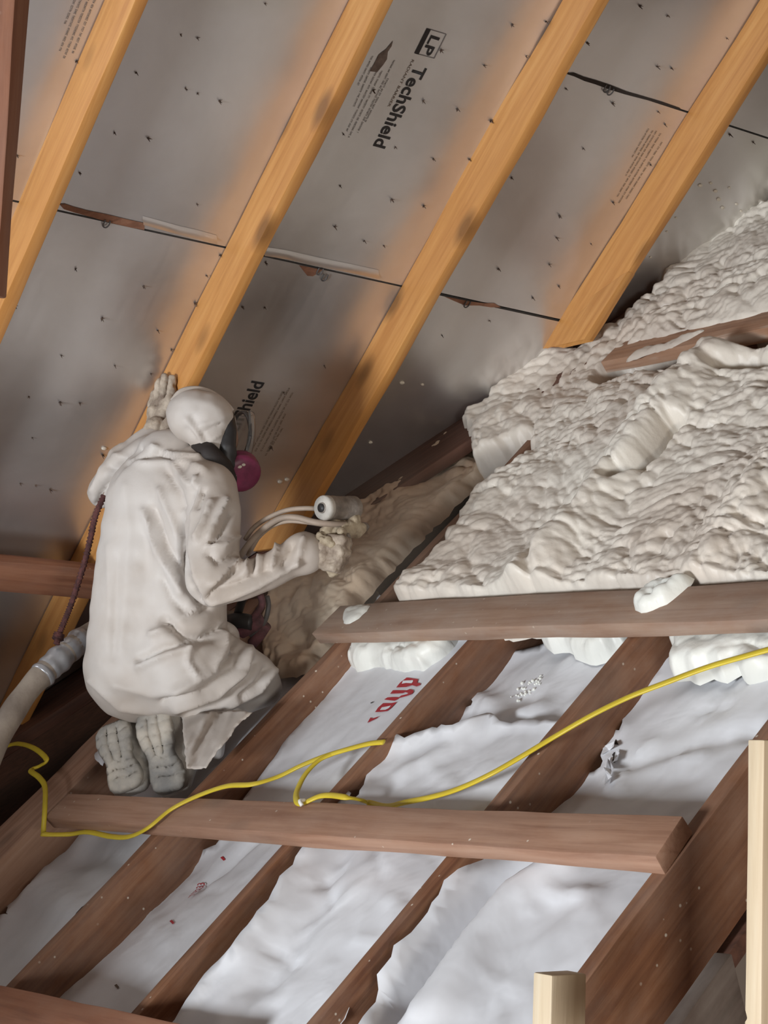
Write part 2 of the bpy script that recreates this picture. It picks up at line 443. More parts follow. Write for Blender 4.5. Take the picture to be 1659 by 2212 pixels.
pan_low_r = panel([(PMID+G, R_SEAM1+G), (5.4, R_SEAM1+G), (5.4, vr(5.4)) if vr(5.4) > R_SEAM1+.01 else (4.9, R_SEAM1+G+.001), (PMID+G, vr(PMID))], 'dark foil roof panel low in the valley above the fresh foam')
def panel_at(p, r):
    if p < PMID: return pan_top_l if r < R_SEAM1 else pan_low_l
    return pan_top_r if r < R_SEAM2 else (pan_mid_r if r < R_SEAM1 else pan_low_r)

# ================================================================== RAFTERS
RH = 0.142
raft_labels = ['weathered orange rafter with flaking bark edge, leftmost in view', 'orange pine rafter that the gloved left hand is braced on',
               'orange pine rafter ending just above the spray gun', 'orange pine rafter on the right, its foot buried in cream foam']
for k, p in enumerate(RP):
    M = frame(FWp(p, 0, 0.0), Rv, Pv, NF)       # right handed?
    if np.dot(np.cross(Rv, Pv), NF) < 0:
        M = frame(FWp(p+0.038, 0, 0.0), Rv, -Pv, NF)
    def ef(last, y, z, x, p=p):
        if not last: return x
        return valley_r(p+0.019, 0.042, z)-0.003
    o = board('rafter', M, -0.9, 2.6, 0, 0.038, 0.001, RH, M_RAFT, seed=k+1, wane=0.004, bev=0.004, n=40, endfix=ef)
    # keep the ring before the end behind the cut
    ov = o.data
    lim = min(valley_r(p+0.019, 0.042, 0.0), valley_r(p+0.019, 0.042, RH))-0.02
    full = valley_r(p+0.019, 0.042, 0)-0.003
    for v in ov.vertices:
        end = valley_r(p+0.019, 0.042, v.co.z)-0.003
        v.co.x = -0.9 + (v.co.x+0.9)*(end+0.9)/(2.6+0.9) if v.co.x < 2.55 else v.co.x
    tag(o, raft_labels[k], 'rafter', 'sloping pine rafters')

# ================================================================== VALLEY BOARD, JOISTS
qa, ja = onL(730, 1070, 0.04); qb, jb = onL(1440, 600, 0.04)
vq0, vq1 = 2.6, 7.6
w0 = LW(vq0, valley_j(vq0, 0.02), 0.02); w1 = LW(vq1, valley_j(vq1, 0.02), 0.02)
wd = norm(w1-w0); wn = NL; ws = np.cross(wn, wd)
side = ws if (ws@Jv) < 0 else -ws
M = frame(w0, wd, np.cross(wn, wd), wn)
sy = 1 if (np.cross(wn, wd)@Jv) < 0 else -1
yy = sorted([0.0*sy, 0.25*sy])
vb = board('valley_board', M, 0, float(np.linalg.norm(w1-w0)), yy[0], yy[1], -0.018, 0.020, M_DARK, seed=50)
tag(vb, 'dark brown plank lying in the valley where rafters land', 'plank')

def joist(q, j0, j1, label, seed, wq=0.038, depth=0.19, top=0.0, mat=None):
    M = frame(LW(q, j0, top), Jv, -Qv, NL) if np.dot(np.cross(Jv, -Qv), NL) > 0 else frame(LW(q-wq, j0, top), Jv, Qv, NL)
    o = board('joist', M, 0, j1-j0, 0, wq, -depth, 0, mat or M_JOIST, seed=seed, wane=0.003, n=34)
    return tag(o, label, 'joist', 'old sloping joists with housewrap between')
joist(QE, -0.4, valley_j(QE)-0.02, 'wide dark joist at lower right under the cut end of the long strap', 61)
joist(QD, -0.4, valley_j(QD)-0.02, 'brown joist crossed by the taut yellow cable right of the torn wrap', 62)
joist(QC, -0.4, valley_j(QC)-0.02, 'narrow brown joist beside the red lettering on the wrap', 63)
joist(QB, -0.4, valley_j(QB)-0.02, 'broad brown joist the worker kneels on, sprinkled with pale crumbs', 64)
joist(QA, -0.4, valley_j(QA)-0.30, 'dusty tan joist at far left beyond the torn wrap', 65, wq=0.20, depth=0.19, mat=M_BEAM)

# ================================================================== CROSS STRAPS
def strap(pa, pb, wpx_j, thick, name, label, mat, seed, base=0.001, ext=(0, 0), wane=0.003):
    """pa,pb: front-bottom pixel ends on the joist tops, wpx_j width along J"""
    a = np.array(onL(*pa, base)); b = np.array(onL(*pb, base))
    A = LW(a[0], a[1], base); B = LW(b[0], b[1], base); d = norm(B-A); A = A-d*ext[0]; B = B+d*ext[1]
    y = np.cross(NL, d); s = 1 if y@Jv > 0 else -1
    L = float(np.linalg.norm(B-A)); yy = sorted([0, s*wpx_j])
    o = board(name, frame(A, d, y, NL), 0, L, yy[0], yy[1], 0, thick, mat, seed=seed, wane=wane, bev=0.0035)
    return tag(o, label, 'strap', 'wooden straps laid across the joists')
strap((115, 1790), (1438, 1886), 0.100, 0.040, 'cross_strap', 'long dusty wooden strap below the worker with yellow cable over it', M_BEAM, 71)
strap((690, 1391), (1700, 1369), 0.125, 0.040, 'cross_strap', 'greyish oversprayed wooden strap along the lower edge of the foam', M_BEAM2, 72, ext=(0, 0.22))
strap((1312, 806), (1720, 726), 0.110, 0.040, 'cross_strap', 'wooden strap half buried in foam at the upper right', M_BEAM3, 73, ext=(0, 0.55))
strap((-140, 2205), (420, 2350), 0.110, 0.040, 'cross_strap', 'reddish wooden strap cutting the bottom left corner', M_POST, 74)

# ================================================================== HOUSEWRAP SHEETS
CREASE = {}
def make_creases(key, box, n, seed, amp):
    r = random.Random(seed); L = []
    for _ in range(n):
        x, y = r.uniform(box[0], box[2]), r.uniform(box[1], box[3]); a = r.uniform(0, 3.14); l = r.uniform(25, 110)
        p0 = onL(x, y, -.08); p1 = onL(x+l*math.cos(a), y+l*math.sin(a), -.08)
        L.append(((p0, p1), r.uniform(.008, .02), r.choice((-1, 1, 1))*amp*r.uniform(.5, 1.2)))
    CREASE[key] = L
make_creases('cd', (560, 1560, 1180, 2200), 46, 3, 0.010)
make_creases('cd_flap', (900, 1400, 1250, 1600), 12, 4, 0.008)
make_creases('de', (900, 1420, 1640, 2200), 46, 5, 0.009)
make_creases('bc', (150, 1450, 900, 2200), 16, 6, 0.005)
make_creases('ab', (20, 1780, 300, 2100), 12, 7, 0.006)
def sheet_h(key, q, j):
    base, ridges, sd, nz = SH[key]
    h = base(q, j) + nz*(0.030*fbm(q*2.1+sd, j*1.3, sd, 3) + 0.016*np.abs(fbm(q*7.0+sd, j*3.0+sd, sd+3, 3)) + 0.007*fbm(q*19, j*14, sd+8, 3))
    for poly, w, a in ridges:
        d = seg_dist(q, j, poly); h = h + a*np.exp(-(d/w)**2)
    for (a0, a1), w, a in CREASE.get(key, []):
        d = seg_dist(q, j, [a0, a1]); h = h + a*np.exp(-d/w)
    return -0.010 - np.logaddexp(0, (-0.010-h)/0.012)*0.012
def on_sheet(key, x, y):
    h = -0.08
    for _ in range(12):
        q, j = onL(x, y, h); hn = float(sheet_h(key, np.array([q]), np.array([j]))[0]); h = 0.5*h+0.5*hn
    return q, j, h
def lerp_profile(pts):
    P = sorted(pts); X = [a for a, b in P]; Y = [b for a, b in P]
    return lambda j: np.interp(j, X, Y)
def R_(pxs, h=-0.08): return [onL(x, y, h) for x, y in pxs]
def bay(q0, q1, left, right):
    fl, fr = lerp_profile(left), lerp_profile(right)
    return lambda q, j: fr(j) + (fl(j)-fr(j))*np.clip((np.asarray(q)-q0)/(q1-q0), -0.3, 1.3)
SH = {
 'ab': (bay(QB, QA-0.2, [(0, -.12), (4, -.12)], [(0, -.07), (4, -.07)]), [(R_([(130, 1830), (260, 1850), (330, 1840)]), .05, -.02), (R_([(60, 1900), (200, 2000), (300, 1960)]), .06, .02)], 11, 0.8),
 'bc': (bay(QC, QB-0.04, [(0.4, -.10), (1.0, -.115), (1.55, -.145), (1.75, -.11), (2.4, -.06)], [(0, -.06), (4, -.05)]), [(R_([(430, 1880), (480, 1845), (560, 1790)]), .03, -.02)], 23, 0.55),
 'cd': (bay(QD, QC-0.04, [(0.2, -.10), (0.7, -.085), (1.1, -.03), (1.5, -.018), (1.9, -.035), (2.4, -.10)], [(0, -.05), (4, -.05)]),
        [(R_([(700, 1840), (640, 1960), (560, 2100)]), .035, .02), (R_([(760, 1850), (690, 2000), (600, 2140)]), .06, -.03), (R_([(860, 1640), (950, 1610), (1080, 1600)]), .04, .018), (R_([(900, 1700), (1010, 1640)]), .03, .012)], 37, 1.0),
 'cd_flap': (bay(QD, QC-0.04, [(0, -.12), (4, -.12)], [(0, -.07), (4, -.07)]), [(R_([(1030, 1500), (1100, 1560), (1160, 1540)]), .04, .02)], 41, 0.9),
 'de': (bay(QE, QD-0.04, [(0.2, -.15), (0.7, -.10), (1.1, -.03), (1.55, -.05), (1.9, -.13), (2.4, -.10)], [(0, -.08), (4, -.06)]),
        [(R_([(1020, 1850), (960, 1960), (860, 2120), (780, 2250)]), .045, .07), (R_([(1170, 1880), (1090, 1940), (1000, 2050), (900, 2180)]), .05, -.15), (R_([(1230, 1890), (1130, 1960), (1050, 2060), (960, 2200)]), .05, .075),
         (R_([(1330, 1640), (1480, 1600), (1620, 1580)]), .03, -.012), (R_([(1260, 2000), (1180, 2080), (1120, 2150)]), .03, .010), (R_([(1210, 1960), (1300, 1950)]), .02, .012)], 53, 1.0),
}
def sheet(key, px, label, seed, jag=0.004, step=0.016, curl=0.014, name='housewrap_sheet'):
    poly = [on_sheet(key, x, y)[:2] for x, y in px]
    poly = densify(poly, 0.02, jag, seed)
    v, f, n = fill_poly(poly, step, seed)
    q, j = v[:, 0], v[:, 1]; h = sheet_h(key, q, j)
    d = seg_dist(q, j, poly, True)
    h = h + curl*np.exp(-(d/0.018)**2)*(0.4+1.6*np.abs(vnoise(q*9, j*9, seed)))
    V = [LW(a, b, c) for a, b, c in zip(q, j, h)]
    o = obj(name, V, f, M_WRAP)
    bm = bmesh.new(); bm.from_mesh(o.data); bmesh.ops.recalc_face_normals(bm, faces=bm.faces)
    bm.faces.ensure_lookup_table()
    if sum(fc.normal.dot(Vector(NL)) for fc in bm.faces) < 0: bmesh.ops.reverse_faces(bm, faces=bm.faces)
    bm.to_mesh(o.data); bm.free()
    so = o.modifiers.new('thick', 'SOLIDIFY'); so.thickness = 0.0012; so.offset = -1
    return tag(o, label, 'housewrap', 'white housewrap sheets between the joists')
sheet('ab', [(144, 1763), (148, 1800), (131, 1820), (98, 1823), (70, 1846), (48, 1882), (30, 1925), (17, 1962), (24, 1983), (8, 1978), (-60, 1990), (-260, 2260), (-60, 2260), (30, 2140), (390, 1775), (680, 1475), (840, 1310), (800, 1260), (560, 1440), (430, 1545), (268, 1556), (206, 1640), (204, 1650), (230, 1672), (240, 1690)],
      'tan shaded housewrap with a torn rounded edge at far left', 1)
sheet('bc', [(60, 2240), (118, 2178), (210, 2080), (300, 1990), (356, 1935), (372, 1905), (396, 1869), (430, 1848), (470, 1830), (500, 1793), (545, 1708), (632, 1592), (690, 1515), (755, 1432), (790, 1370), (1040, 1370), (1020, 1400), (640, 1822), (290, 2240)],
      'smooth white housewrap bearing the red lettering and number', 2, jag=0.0015)
sheet('cd', [(350, 2250), (383, 2210), (450, 2115), (510, 2060), (545, 2012), (585, 1950), (645, 1860), (690, 1812), (735, 1745), (753, 1711), (762, 1718), (760, 1728), (772, 1733), (780, 1722), (795, 1682), (812, 1640), (826, 1612), (850, 1589), (865, 1594), (880, 1603), (900, 1590), (940, 1579), (985, 1577), (1030, 1560), (1060, 1551), (1085, 1566), (1110, 1570), (1150, 1560), (1243, 1570), (1028, 1840), (868, 2030), (728, 2250)],
      'crumpled white housewrap below the folded flap, third bay', 3, curl=0.02)
sheet('cd_flap', [(868, 1625), (872, 1595), (900, 1566), (940, 1548), (1000, 1529), (1020, 1527), (1023, 1519), (1021, 1495), (1030, 1470), (1046, 1452), (1072, 1421), (1120, 1410), (1168, 1398), (1200, 1385), (1380, 1380), (1350, 1420), (1180, 1620), (1040, 1640), (930, 1640)],
      'greyer torn housewrap flap with foam droplets in the third bay', 4, curl=0.012)
sheet('de', [(770, 2250), (800, 2185), (832, 2128), (895, 2023), (913, 1993), (960, 1920), (995, 1865), (1050, 1800), (1136, 1748), (1156, 1738), (1161, 1722), (1172, 1722), (1191, 1704), (1245, 1682), (1300, 1661), (1306, 1650), (1302, 1640), (1312, 1588), (1322, 1582), (1341, 1583), (1350, 1555), (1366, 1524), (1390, 1490), (1418, 1460), (1446, 1402), (1455, 1375), (1800, 1375), (1712, 1560), (1530, 1790), (1440, 1900), (1292, 2104), (1170, 2260)],
      'creased white housewrap in the right bay with a tattered vertical tear', 5)

# ================================================================== SPRAY FOAM
def foam(name, px, h_off, height_fn, mat, label, seed, step=0.007, edge=0.07, drop=0.10, amp=(1, 1, 1), dirv=(0.3, 1.0), hpx=0.03, lean=0.3, jag=0.012, cat='spray foam', grp=None, kind=None):
    poly = [onL(x, y, hpx) for x, y in px]
    poly = densify(poly, 0.02, jag, seed)
    v, f, n = fill_poly(poly, step, seed)
    q, j = v[:, 0].copy(), v[:, 1].copy(); d = seg_dist(q, j, poly, True)
    d[:n] = 0
    h = height_fn(q, j)
    wq = q*.92+j*.39 + 0.085*fbm(q*3.3+j, j*3.3-q, seed+1, 3); wj = j*.92-q*.39 + 0.085*fbm(q*3.3+9+j, j*3.3+4-q, seed+2, 3)
    gv = fbm(q*2.6+3+j, j*2.6+8-q, seed+70, 2)
    ga = 0.25+1.15*smoothstep(-0.35, 0.2, gv); gb = 0.2+1.3*smoothstep(0.25, -0.3, gv); gc = 0.4+smoothstep(-0.3, 0.3, fbm(q*4+30, j*4+5, seed+71, 2))
    b = amp[0]*0.022*gb*(domes(wq/0.125, wj/0.06, seed)-0.35) + amp[1]*0.019*ga*(domes(wq/0.056, wj/0.037, seed+20)-0.3) + amp[2]*0.010*gc*(domes(wq/0.027, wj/0.020, seed+40)-0.3) + amp[2]*0.0035*(domes(q/0.013, j/0.011, seed+50)-0.3)
    b = b + 0.045*fbm(q*2.2, j*2.2, seed+60, 3)*amp[0]
    ed = np.clip(d/edge, 0, 1); prof = np.sqrt(np.maximum(0, 1-(1-ed)**2))
    hh = h*prof - drop*(1-prof) + b*(0.35+0.65*prof)
    # bulging rim overhang + lean downhill
    h0 = np.maximum(0, hh-h+0.02)
    j = j - lean*h0; q = q - 0.25*lean*h0
    V = [LW(a, c, e) for a, c, e in zip(q, j, hh)]
    o = obj(name, V, f, mat)
    bm = bmesh.new(); bm.from_mesh(o.data); bm.faces.ensure_lookup_table(); bmesh.ops.recalc_face_normals(bm, faces=bm.faces)
    if sum(fc.normal.dot(Vector(NL)) for fc in bm.faces) < 0: bmesh.ops.reverse_faces(bm, faces=bm.faces)
    bm.to_mesh(o.data); bm.free()
    return tag(o, label, cat, grp, kind)
rid = [([onL(x, y, .05) for x, y in [(1545, 775), (1430, 900), (1300, 1060), (1200, 1180), (1120, 1275)]], .085, .075),
       ([onL(x, y, .05) for x, y in [(1465, 910), (1400, 985), (1335, 1035)]], .020, -.13),
       ([onL(x, y, .05) for x, y in [(1560, 792), (1600, 778), (1690, 762)]], .020, -.12),
       ([onL(x, y, .05) for x, y in [(1690, 985), (1600, 1100), (1500, 1235)]], .07, .035),
       ([onL(x, y, .05) for x, y in [(1150, 1290), (1160, 1180), (1240, 1110)]], .018, -.03)]
SPL = onL(1140, 800, .03)
def main_h(q, j):
    h = 0.035 + 0.040*np.exp(-(seg_dist(q, j, VEDGE)/0.14)**2)
    h = h + 0.030*smoothstep(-0.02, 0.12, j - (B3A[1] + (q-B3A[0])*(B3B[1]-B3A[1])/(B3B[0]-B3A[0])) - 0.05)*smoothstep(B3A[0]+0.15, B3A[0]-0.15, q)
    for p, w, a in rid: h = h + a*np.exp(-(seg_dist(q, j, p)/w)**2)
    # keep clear of the strap tops
    for A, B, w in STRAPZ:
        d = seg_dist(q, j, [A, B]); h = h + (np.minimum(h, -0.05)-h)*(1-smoothstep(w*0.9, w*1.25, d))
    return h
VEDGE = [onL(x, y, .03) for x, y in [(1000, 925), (1100, 835), (1175, 785), (1290, 735), (1430, 640), (1560, 530), (1700, 455), (2010, 245)]]
B3A = onL(1312, 806, .0); B3B = onL(1720, 726, .0)
STRAPZ = [(np.array(onL(1345, 790, .02)), np.array(onL(2050, 645, .02)), 0.085), (np.array(onL(690, 1350, .0)), np.array(onL(2050, 1296, .0)), 0.066)]
foam('cured_foam_blanket', [(835, 1320), (905, 1325), (960, 1325), (1010, 1325), (1080, 1320), (1128, 1315), (1300, 1305), (1480, 1295), (1720, 1280), (1930, 1270), (1990, 900), (2010, 250), (1850, 350), (1690, 462), (1640, 478), (1605, 505), (1560, 528), (1530, 548), (1500, 572), (1470, 588), (1436, 596), (1430, 612), (1436, 638), (1400, 662), (1350, 700), (1310, 715), (1280, 735), (1268, 752), (1230, 752), (1200, 762), (1175, 785), (1150, 792), (1135, 812), (1105, 826), (1085, 850), (1062, 868), (1045, 890), (1020, 905), (1002, 925),
      (1020, 990), (1075, 965), (1125, 940), (1140, 962), (1060, 1040), (1025, 1065), (1012, 1095), (985, 1130), (960, 1165), (930, 1210), (880, 1255)],
     0.03, main_h, M_FOAM, 'lumpy cream coloured foam blanket covering the right slope', 101, step=0.0062, edge=0.05, drop=0.07)
VEDGE2 = [onL(x, y, 0) for x, y in [(1004, 922), (930, 1003), (850, 1068), (700, 1180), (590, 1300)]]; FL = onL(610, 1330, 0)
foam('fresh_foam_strip', [(1004, 922), (985, 940), (965, 948), (955, 968), (938, 985), (930, 1003), (905, 1012), (888, 1020), (880, 1045), (850, 1068), (820, 1085), (770, 1120), (700, 1180), (640, 1240), (590, 1300), (560, 1370), (555, 1400), (590, 1432), (640, 1424), (692, 1372), (728, 1325), (764, 1280), (812, 1225), (868, 1168), (932, 1102), (985, 1048), (1032, 1000), (1060, 970), (1020, 985)],
     0.0, lambda q, j: -0.022+0.045*np.exp(-(seg_dist(q, j, VEDGE2)/0.10)**2)+0.03*np.exp(-(np.hypot(q-FL[0], j-FL[1])/0.22)**2), M_FRESH, 'tan dusty strip of freshly sprayed foam between the worker and the valley', 131, step=0.007, edge=0.035, drop=0.06, amp=(1.0, 1.3, 1.0), lean=0.2, hpx=0.0)
# white bulges squeezed out under the lower strap
def bulge(px, label, seed, hpx=-0.05):
    return foam('foam_bulge', px, 0, lambda q, j: -0.012+0*q, M_WFOAM, label, seed, step=0.006, edge=0.05, drop=0.075, amp=(0.55, 0.6, 0.4), hpx=hpx, lean=0.4, jag=0.008, grp='foam bulges under the oversprayed strap')
bulge([(760, 1372), (748, 1405), (758, 1432), (775, 1440), (800, 1434), (840, 1440), (880, 1452), (915, 1452), (950, 1430), (985, 1400), (1010, 1370), (1060, 1310), (860, 1310)], 'white foam bulge under the strap above the red lettering', 151)
bulge([(1168, 1384), (1180, 1393), (1230, 1400), (1265, 1420), (1310, 1412), (1350, 1395), (1385, 1350), (1410, 1310), (1240, 1310), (1190, 1350)], 'thin white foam bulge under the strap over the torn flap', 152)
bulge([(1452, 1370), (1448, 1420), (1452, 1455), (1480, 1452), (1500, 1462), (1530, 1448), (1560, 1458), (1590, 1440), (1620, 1462), (1700, 1440), (1740, 1360), (1720, 1310), (1500, 1310)], 'white foam bulge under the strap at the right edge', 153)

def splat(px, base, thick, mat, label, seed, name='foam_splatter'):
    poly = [onL(x, y, base) for x, y in px]; poly = densify(poly, 0.012, 0.003, seed)
    v, f, n = fill_poly(poly, 0.006, seed); q, j = v[:, 0], v[:, 1]; d = seg_dist(q, j, poly, True); d[:n] = 0
    prof = np.sqrt(np.clip(1-(1-np.clip(d/0.03, 0, 1))**2, 0, 1))
    h = base + prof*thick*(1+0.7*domes(q/0.03, j/0.022, seed)) - 0.001
    V = [LW(a, b, c) for a, b, c in zip(q, j, h)]
    o = obj(name, V, f, mat)
    if o.data.polygons[0].normal.dot(Vector(NL)) < 0: o.data.flip_normals()
    return tag(o, label, 'spray foam', 'foam splatters on the straps')
splat([(740, 1335), (744, 1318), (765, 1308), (785, 1306), (800, 1308), (792, 1320), (775, 1336), (755, 1347), (742, 1346)], 0.041, 0.008, M_WFOAM, 'slender white foam smear on the left end of the oversprayed strap', 161)
splat([(1372, 1318), (1376, 1302), (1392, 1285), (1412, 1272), (1430, 1262), (1500, 1250), (1490, 1268), (1465, 1288), (1440, 1306), (1410, 1318), (1385, 1324)], 0.041, 0.022, M_WFOAM, 'thick white foam lump spilling over the oversprayed strap at right', 162)
splat([(1352, 782), (1376, 760), (1400, 750), (1440, 745), (1480, 725), (1530, 712), (1500, 728), (1450, 752), (1400, 766), (1375, 776)], 0.041, 0.010, M_FOAM, 'pale foam film along the back of the half buried strap', 163)

# ================================================================== STUDS, POST, LOOSE BOARDS
def vert_board(name, px, py_top, py_bot, depth, w, t, yaw, mat, label, cat, seed, tilt=None):
    a = at(px, py_top, depth); b = at(px, py_bot, depth)
    z = norm(tilt) if tilt is not None else np.array([0, 0, 1.0])
    x = z; yv = np.array([math.cos(yaw), math.sin(yaw), 0]); yv = norm(yv-(yv@x)*x); zz = np.cross(x, yv)
    L = np.linalg.norm(b-a)
    o = board(name, frame(a, x, yv, zz), -L, 0, 0, w, -t, 0, mat, seed=seed, wane=0.002)
    return tag(o, label, cat)
def upright(px, top, L, depth, wp, wq, mat, label, seed):
    a = at(px, top, depth)                   # near corner edge; faces along P and Q like the rest of the framing
    o = board('stud', frame(a, np.array([0, 0, -1.0]), Qv, Pv) if np.dot(np.cross([0, 0, -1.0], Qv), Pv) > 0 else frame(a, np.array([0, 0, -1.0]), Pv, Qv), 0, L, 0, wq if np.dot(np.cross([0, 0, -1.0], Qv), Pv) > 0 else wp, 0, wp if np.dot(np.cross([0, 0, -1.0], Qv), Pv) > 0 else wq, mat, seed=seed, wane=0.0015)
    return tag(o, label, 'stud', 'upright studs in the lower right corner')
upright(1650, 1598, 0.9, 2.98, 0.089, 0.036, M_STUD, 'tall pale upright stud at the right edge', 81)
upright(1192, 2107, 0.5, 2.95, 0.075, 0.046, M_STUD, 'short sawn off stud with a pale left side at bottom right', 82)
post = vert_board('post', -60, -80, 640, 2.3, 0.078, 0.04, math.radians(-10), M_POST, 'dark brown post at the upper left edge', 'post', 83, tilt=(CR*0.075 + CU*1.0))

# ================================================================== left purlin across the rafter feet
p0, r0 = onF(-60, 1240, RH); p1, r1 = onF(330, 1300, RH)
M = frame(FWp(p0, (r0+r1)/2, RH+0.002), Pv, Rv if np.dot(np.cross(Pv, Rv), NF) > 0 else -Rv, NF)
pur = board('purlin', M, -0.2, p1-p0+0.1, -0.0, 0.115, 0, 0.038, M_POST, seed=84)
tag(pur, 'brown board running under the rafters behind the worker at left', 'board')

# ================================================================== loose boards, bottom right
def loose(pa, pb, da, db, w, t, nrm, mat, label, seed, name='loose_board'):
    A = at(*pa, da); B = at(*pb, db); d = norm(B-A); z = norm(np.asarray(nrm, float)-np.dot(nrm, d)*d); y = np.cross(z, d)
    o = board(name, frame(A, d, y, z), 0, float(np.linalg.norm(B-A)), 0, w, -t, 0, mat, seed=seed)
    return tag(o, label, 'board')
loose((1440, 2262), (1582, 2060), 2.55, 2.75, 0.030, 0.11, -Qv*0+np.array([-0.3, -0.35, 0.9]), M_GREYWOOD, 'grey weathered board end leaning below the wide dark joist', 85)


# ================================================================== PRINT ON THE FOIL
def text_curve(txt, bold=0.0):
    c = bpy.data.curves.new('lettering', 'FONT'); c.body = txt; c.size = 1.0; c.offset = bold; c.resolution_u = 4
    o = bpy.data.objects.new('lettering', c); COL.objects.link(o); bpy.context.view_layer.update()
    me = bpy.data.meshes.new_from_object(o.evaluated_get(bpy.context.evaluated_depsgraph_get()))
    bpy.data.objects.remove(o); bpy.data.curves.remove(c); return me
def lay_text(name, txt, O, X, Y, length, height, mat, parent, bold=0.0, label=None, warp=None):
    me = text_curve(txt, bold)
    co = np.array([v.co[:] for v in me.vertices]); mn, mx = co.min(0), co.max(0)
    sx = length/(mx[0]-mn[0]); sy = height/max(1e-6, (0.73 if height > 0 else 1))
    for v in me.vertices:
        P = O + X*((v.co.x-mn[0])*sx) + Y*(v.co.y*sy)
        v.co = tuple(P)
    me.update()
    o = link(name, me, mat, parent, False)
    if label: o['label'] = label
    return o
def on_foil(x, y, h=0.0012): return FWp(*onF(x, y, h), h)
def foil_text(name, txt, pa, pb, cap_px, mat, parent, up, bold=0.0, x_axis=1, length=None):
    A = on_foil(*pa); B = on_foil(*pb); X = Rv*x_axis; Y = Pv*up
    L = length or float(np.linalg.norm(B-A)); hh = cap_px*depthF(*pa)/F_PX*1.12
    if length: A = B - X*length
    return lay_text(name, txt, A, X, Y, L, hh, mat, parent, bold), L
def foil_poly(name, pxs, mat, parent, h=0.0012):
    n = len(pxs); V = [on_foil(x, y, h) for x, y in pxs]
    return obj(name, V, [tuple(range(n))], mat, parent, False)
def fine_print(rows, mat, parent, hpx=4.5, seed=0, name='fine_print'):
    r = random.Random(seed); V = []; Fc = []
    for (x0, y0), (x1, y1) in rows:
        A = on_foil(x0, y0); B = on_foil(x1, y1); L = np.linalg.norm(B-A); X = (B-A)/L; Y = norm(np.cross(NF, X)); hh = hpx*depthF(x0, y0)/F_PX
        t = 0.0; cw = hh*0.62
        while t < L:
            for _ in range(r.randint(3, 9)):
                k = r.choice((0, 1, 2)); w = cw*0.72
                for (a0, a1, b0, b1) in {0: [(0, .28, 0, 1), (.28, 1, .75, 1), (.28, 1, 0, .2)], 1: [(0, .28, 0, 1), (.72, 1, 0, 1), (.28, .72, .4, .62)], 2: [(0, 1, .78, 1), (.36, .64, 0, .78)]}[k]:
                    i = len(V)
                    for u, v in ((a0, b0), (a1, b0), (a1, b1), (a0, b1)): V.append(A + X*(t+u*w) + Y*((v-.5)*hh))
                    Fc.append((i, i+1, i+2, i+3))
                t += cw
                if t > L: break
            t += cw*0.9
    return obj(name, V, Fc, mat, parent, False)
_, LT = foil_text('brand_lettering', 'TechShield', (898, 141), (813, 317), 29, M_INK, pan_top_l, 1, 0.022)
foil_text('logo_letters', 'LP', (932, 76), (914, 117), 22, M_INK, pan_top_l, 1, 0.022)
foil_text('small_lettering', 'RADIANT BARRIER', (890, 129), (839, 231), 6, M_INKB, pan_top_l, 1)
for a, b in (((924, 62), (964, 74)), ((964, 74), (938, 126)), ((938, 126), (896, 115))):
    d = norm(np.array(b, float)-np.array(a, float)); nn = np.array([-d[1], d[0]])*0.9
    foil_poly('logo_frame', [tuple(np.array(a)+nn), tuple(np.array(b)+nn), tuple(np.array(b)-nn), tuple(np.array(a)-nn)], M_INKG, pan_top_l)
foil_poly('logo_bar', [(922, 61), (931, 64), (904, 118), (895, 115)], M_INK, pan_top_l)
foil_poly('smudge', [(849, 88), (846, 100), (838, 112), (836, 128), (828, 140), (815, 156), (799, 154), (808, 138), (818, 118), (834, 106)], plain('brown_smudge', (0.20, 0.15, 0.125), 0.6, 0, 0, 40, col2=(0.10, 0.07, 0.055)), pan_top_l)
fine_print([((805, 121), (773, 184)), ((802, 146), (764, 231)), ((814, 153), (749, 283)), ((825, 153), (754, 296)), ((852, 130), (772, 287)), ((838, 170), (790, 262))], M_INKG, pan_top_l, 4.2, 1)
foil_text('brand_lettering', 'TechShield', (540, 900), (571, 827), 29, M_INK, pan_low_l, -1, 0.022, -1, LT)
foil_text('small_lettering', 'RADIANT BARRIER', (529, 936), (549, 896), 6, M_INKB, pan_low_l, -1, 0, -1, LT*0.56)
fine_print([((611, 846), (544, 972)), ((625, 838), (552, 974)), ((632, 848), (564, 974)), ((616, 894), (574, 983)), ((610, 925), (580, 975))], M_INKB, pan_low_l, 4.2, 2)
fine_print([((1401, 278), (1365, 340)), ((1410, 282), (1352, 379)), ((1418, 283), (1333, 425)), ((1427, 288), (1336, 440)), ((1430, 307), (1353, 429))], M_INKB, pan_mid_r, 4.0, 3)
fine_print([((170, -20), (140, 51)), ((182, -20), (129, 110)), ((198, -20), (138, 126)), ((215, -25), (157, 115))], M_INKG, pan_top_l, 5.0, 4)

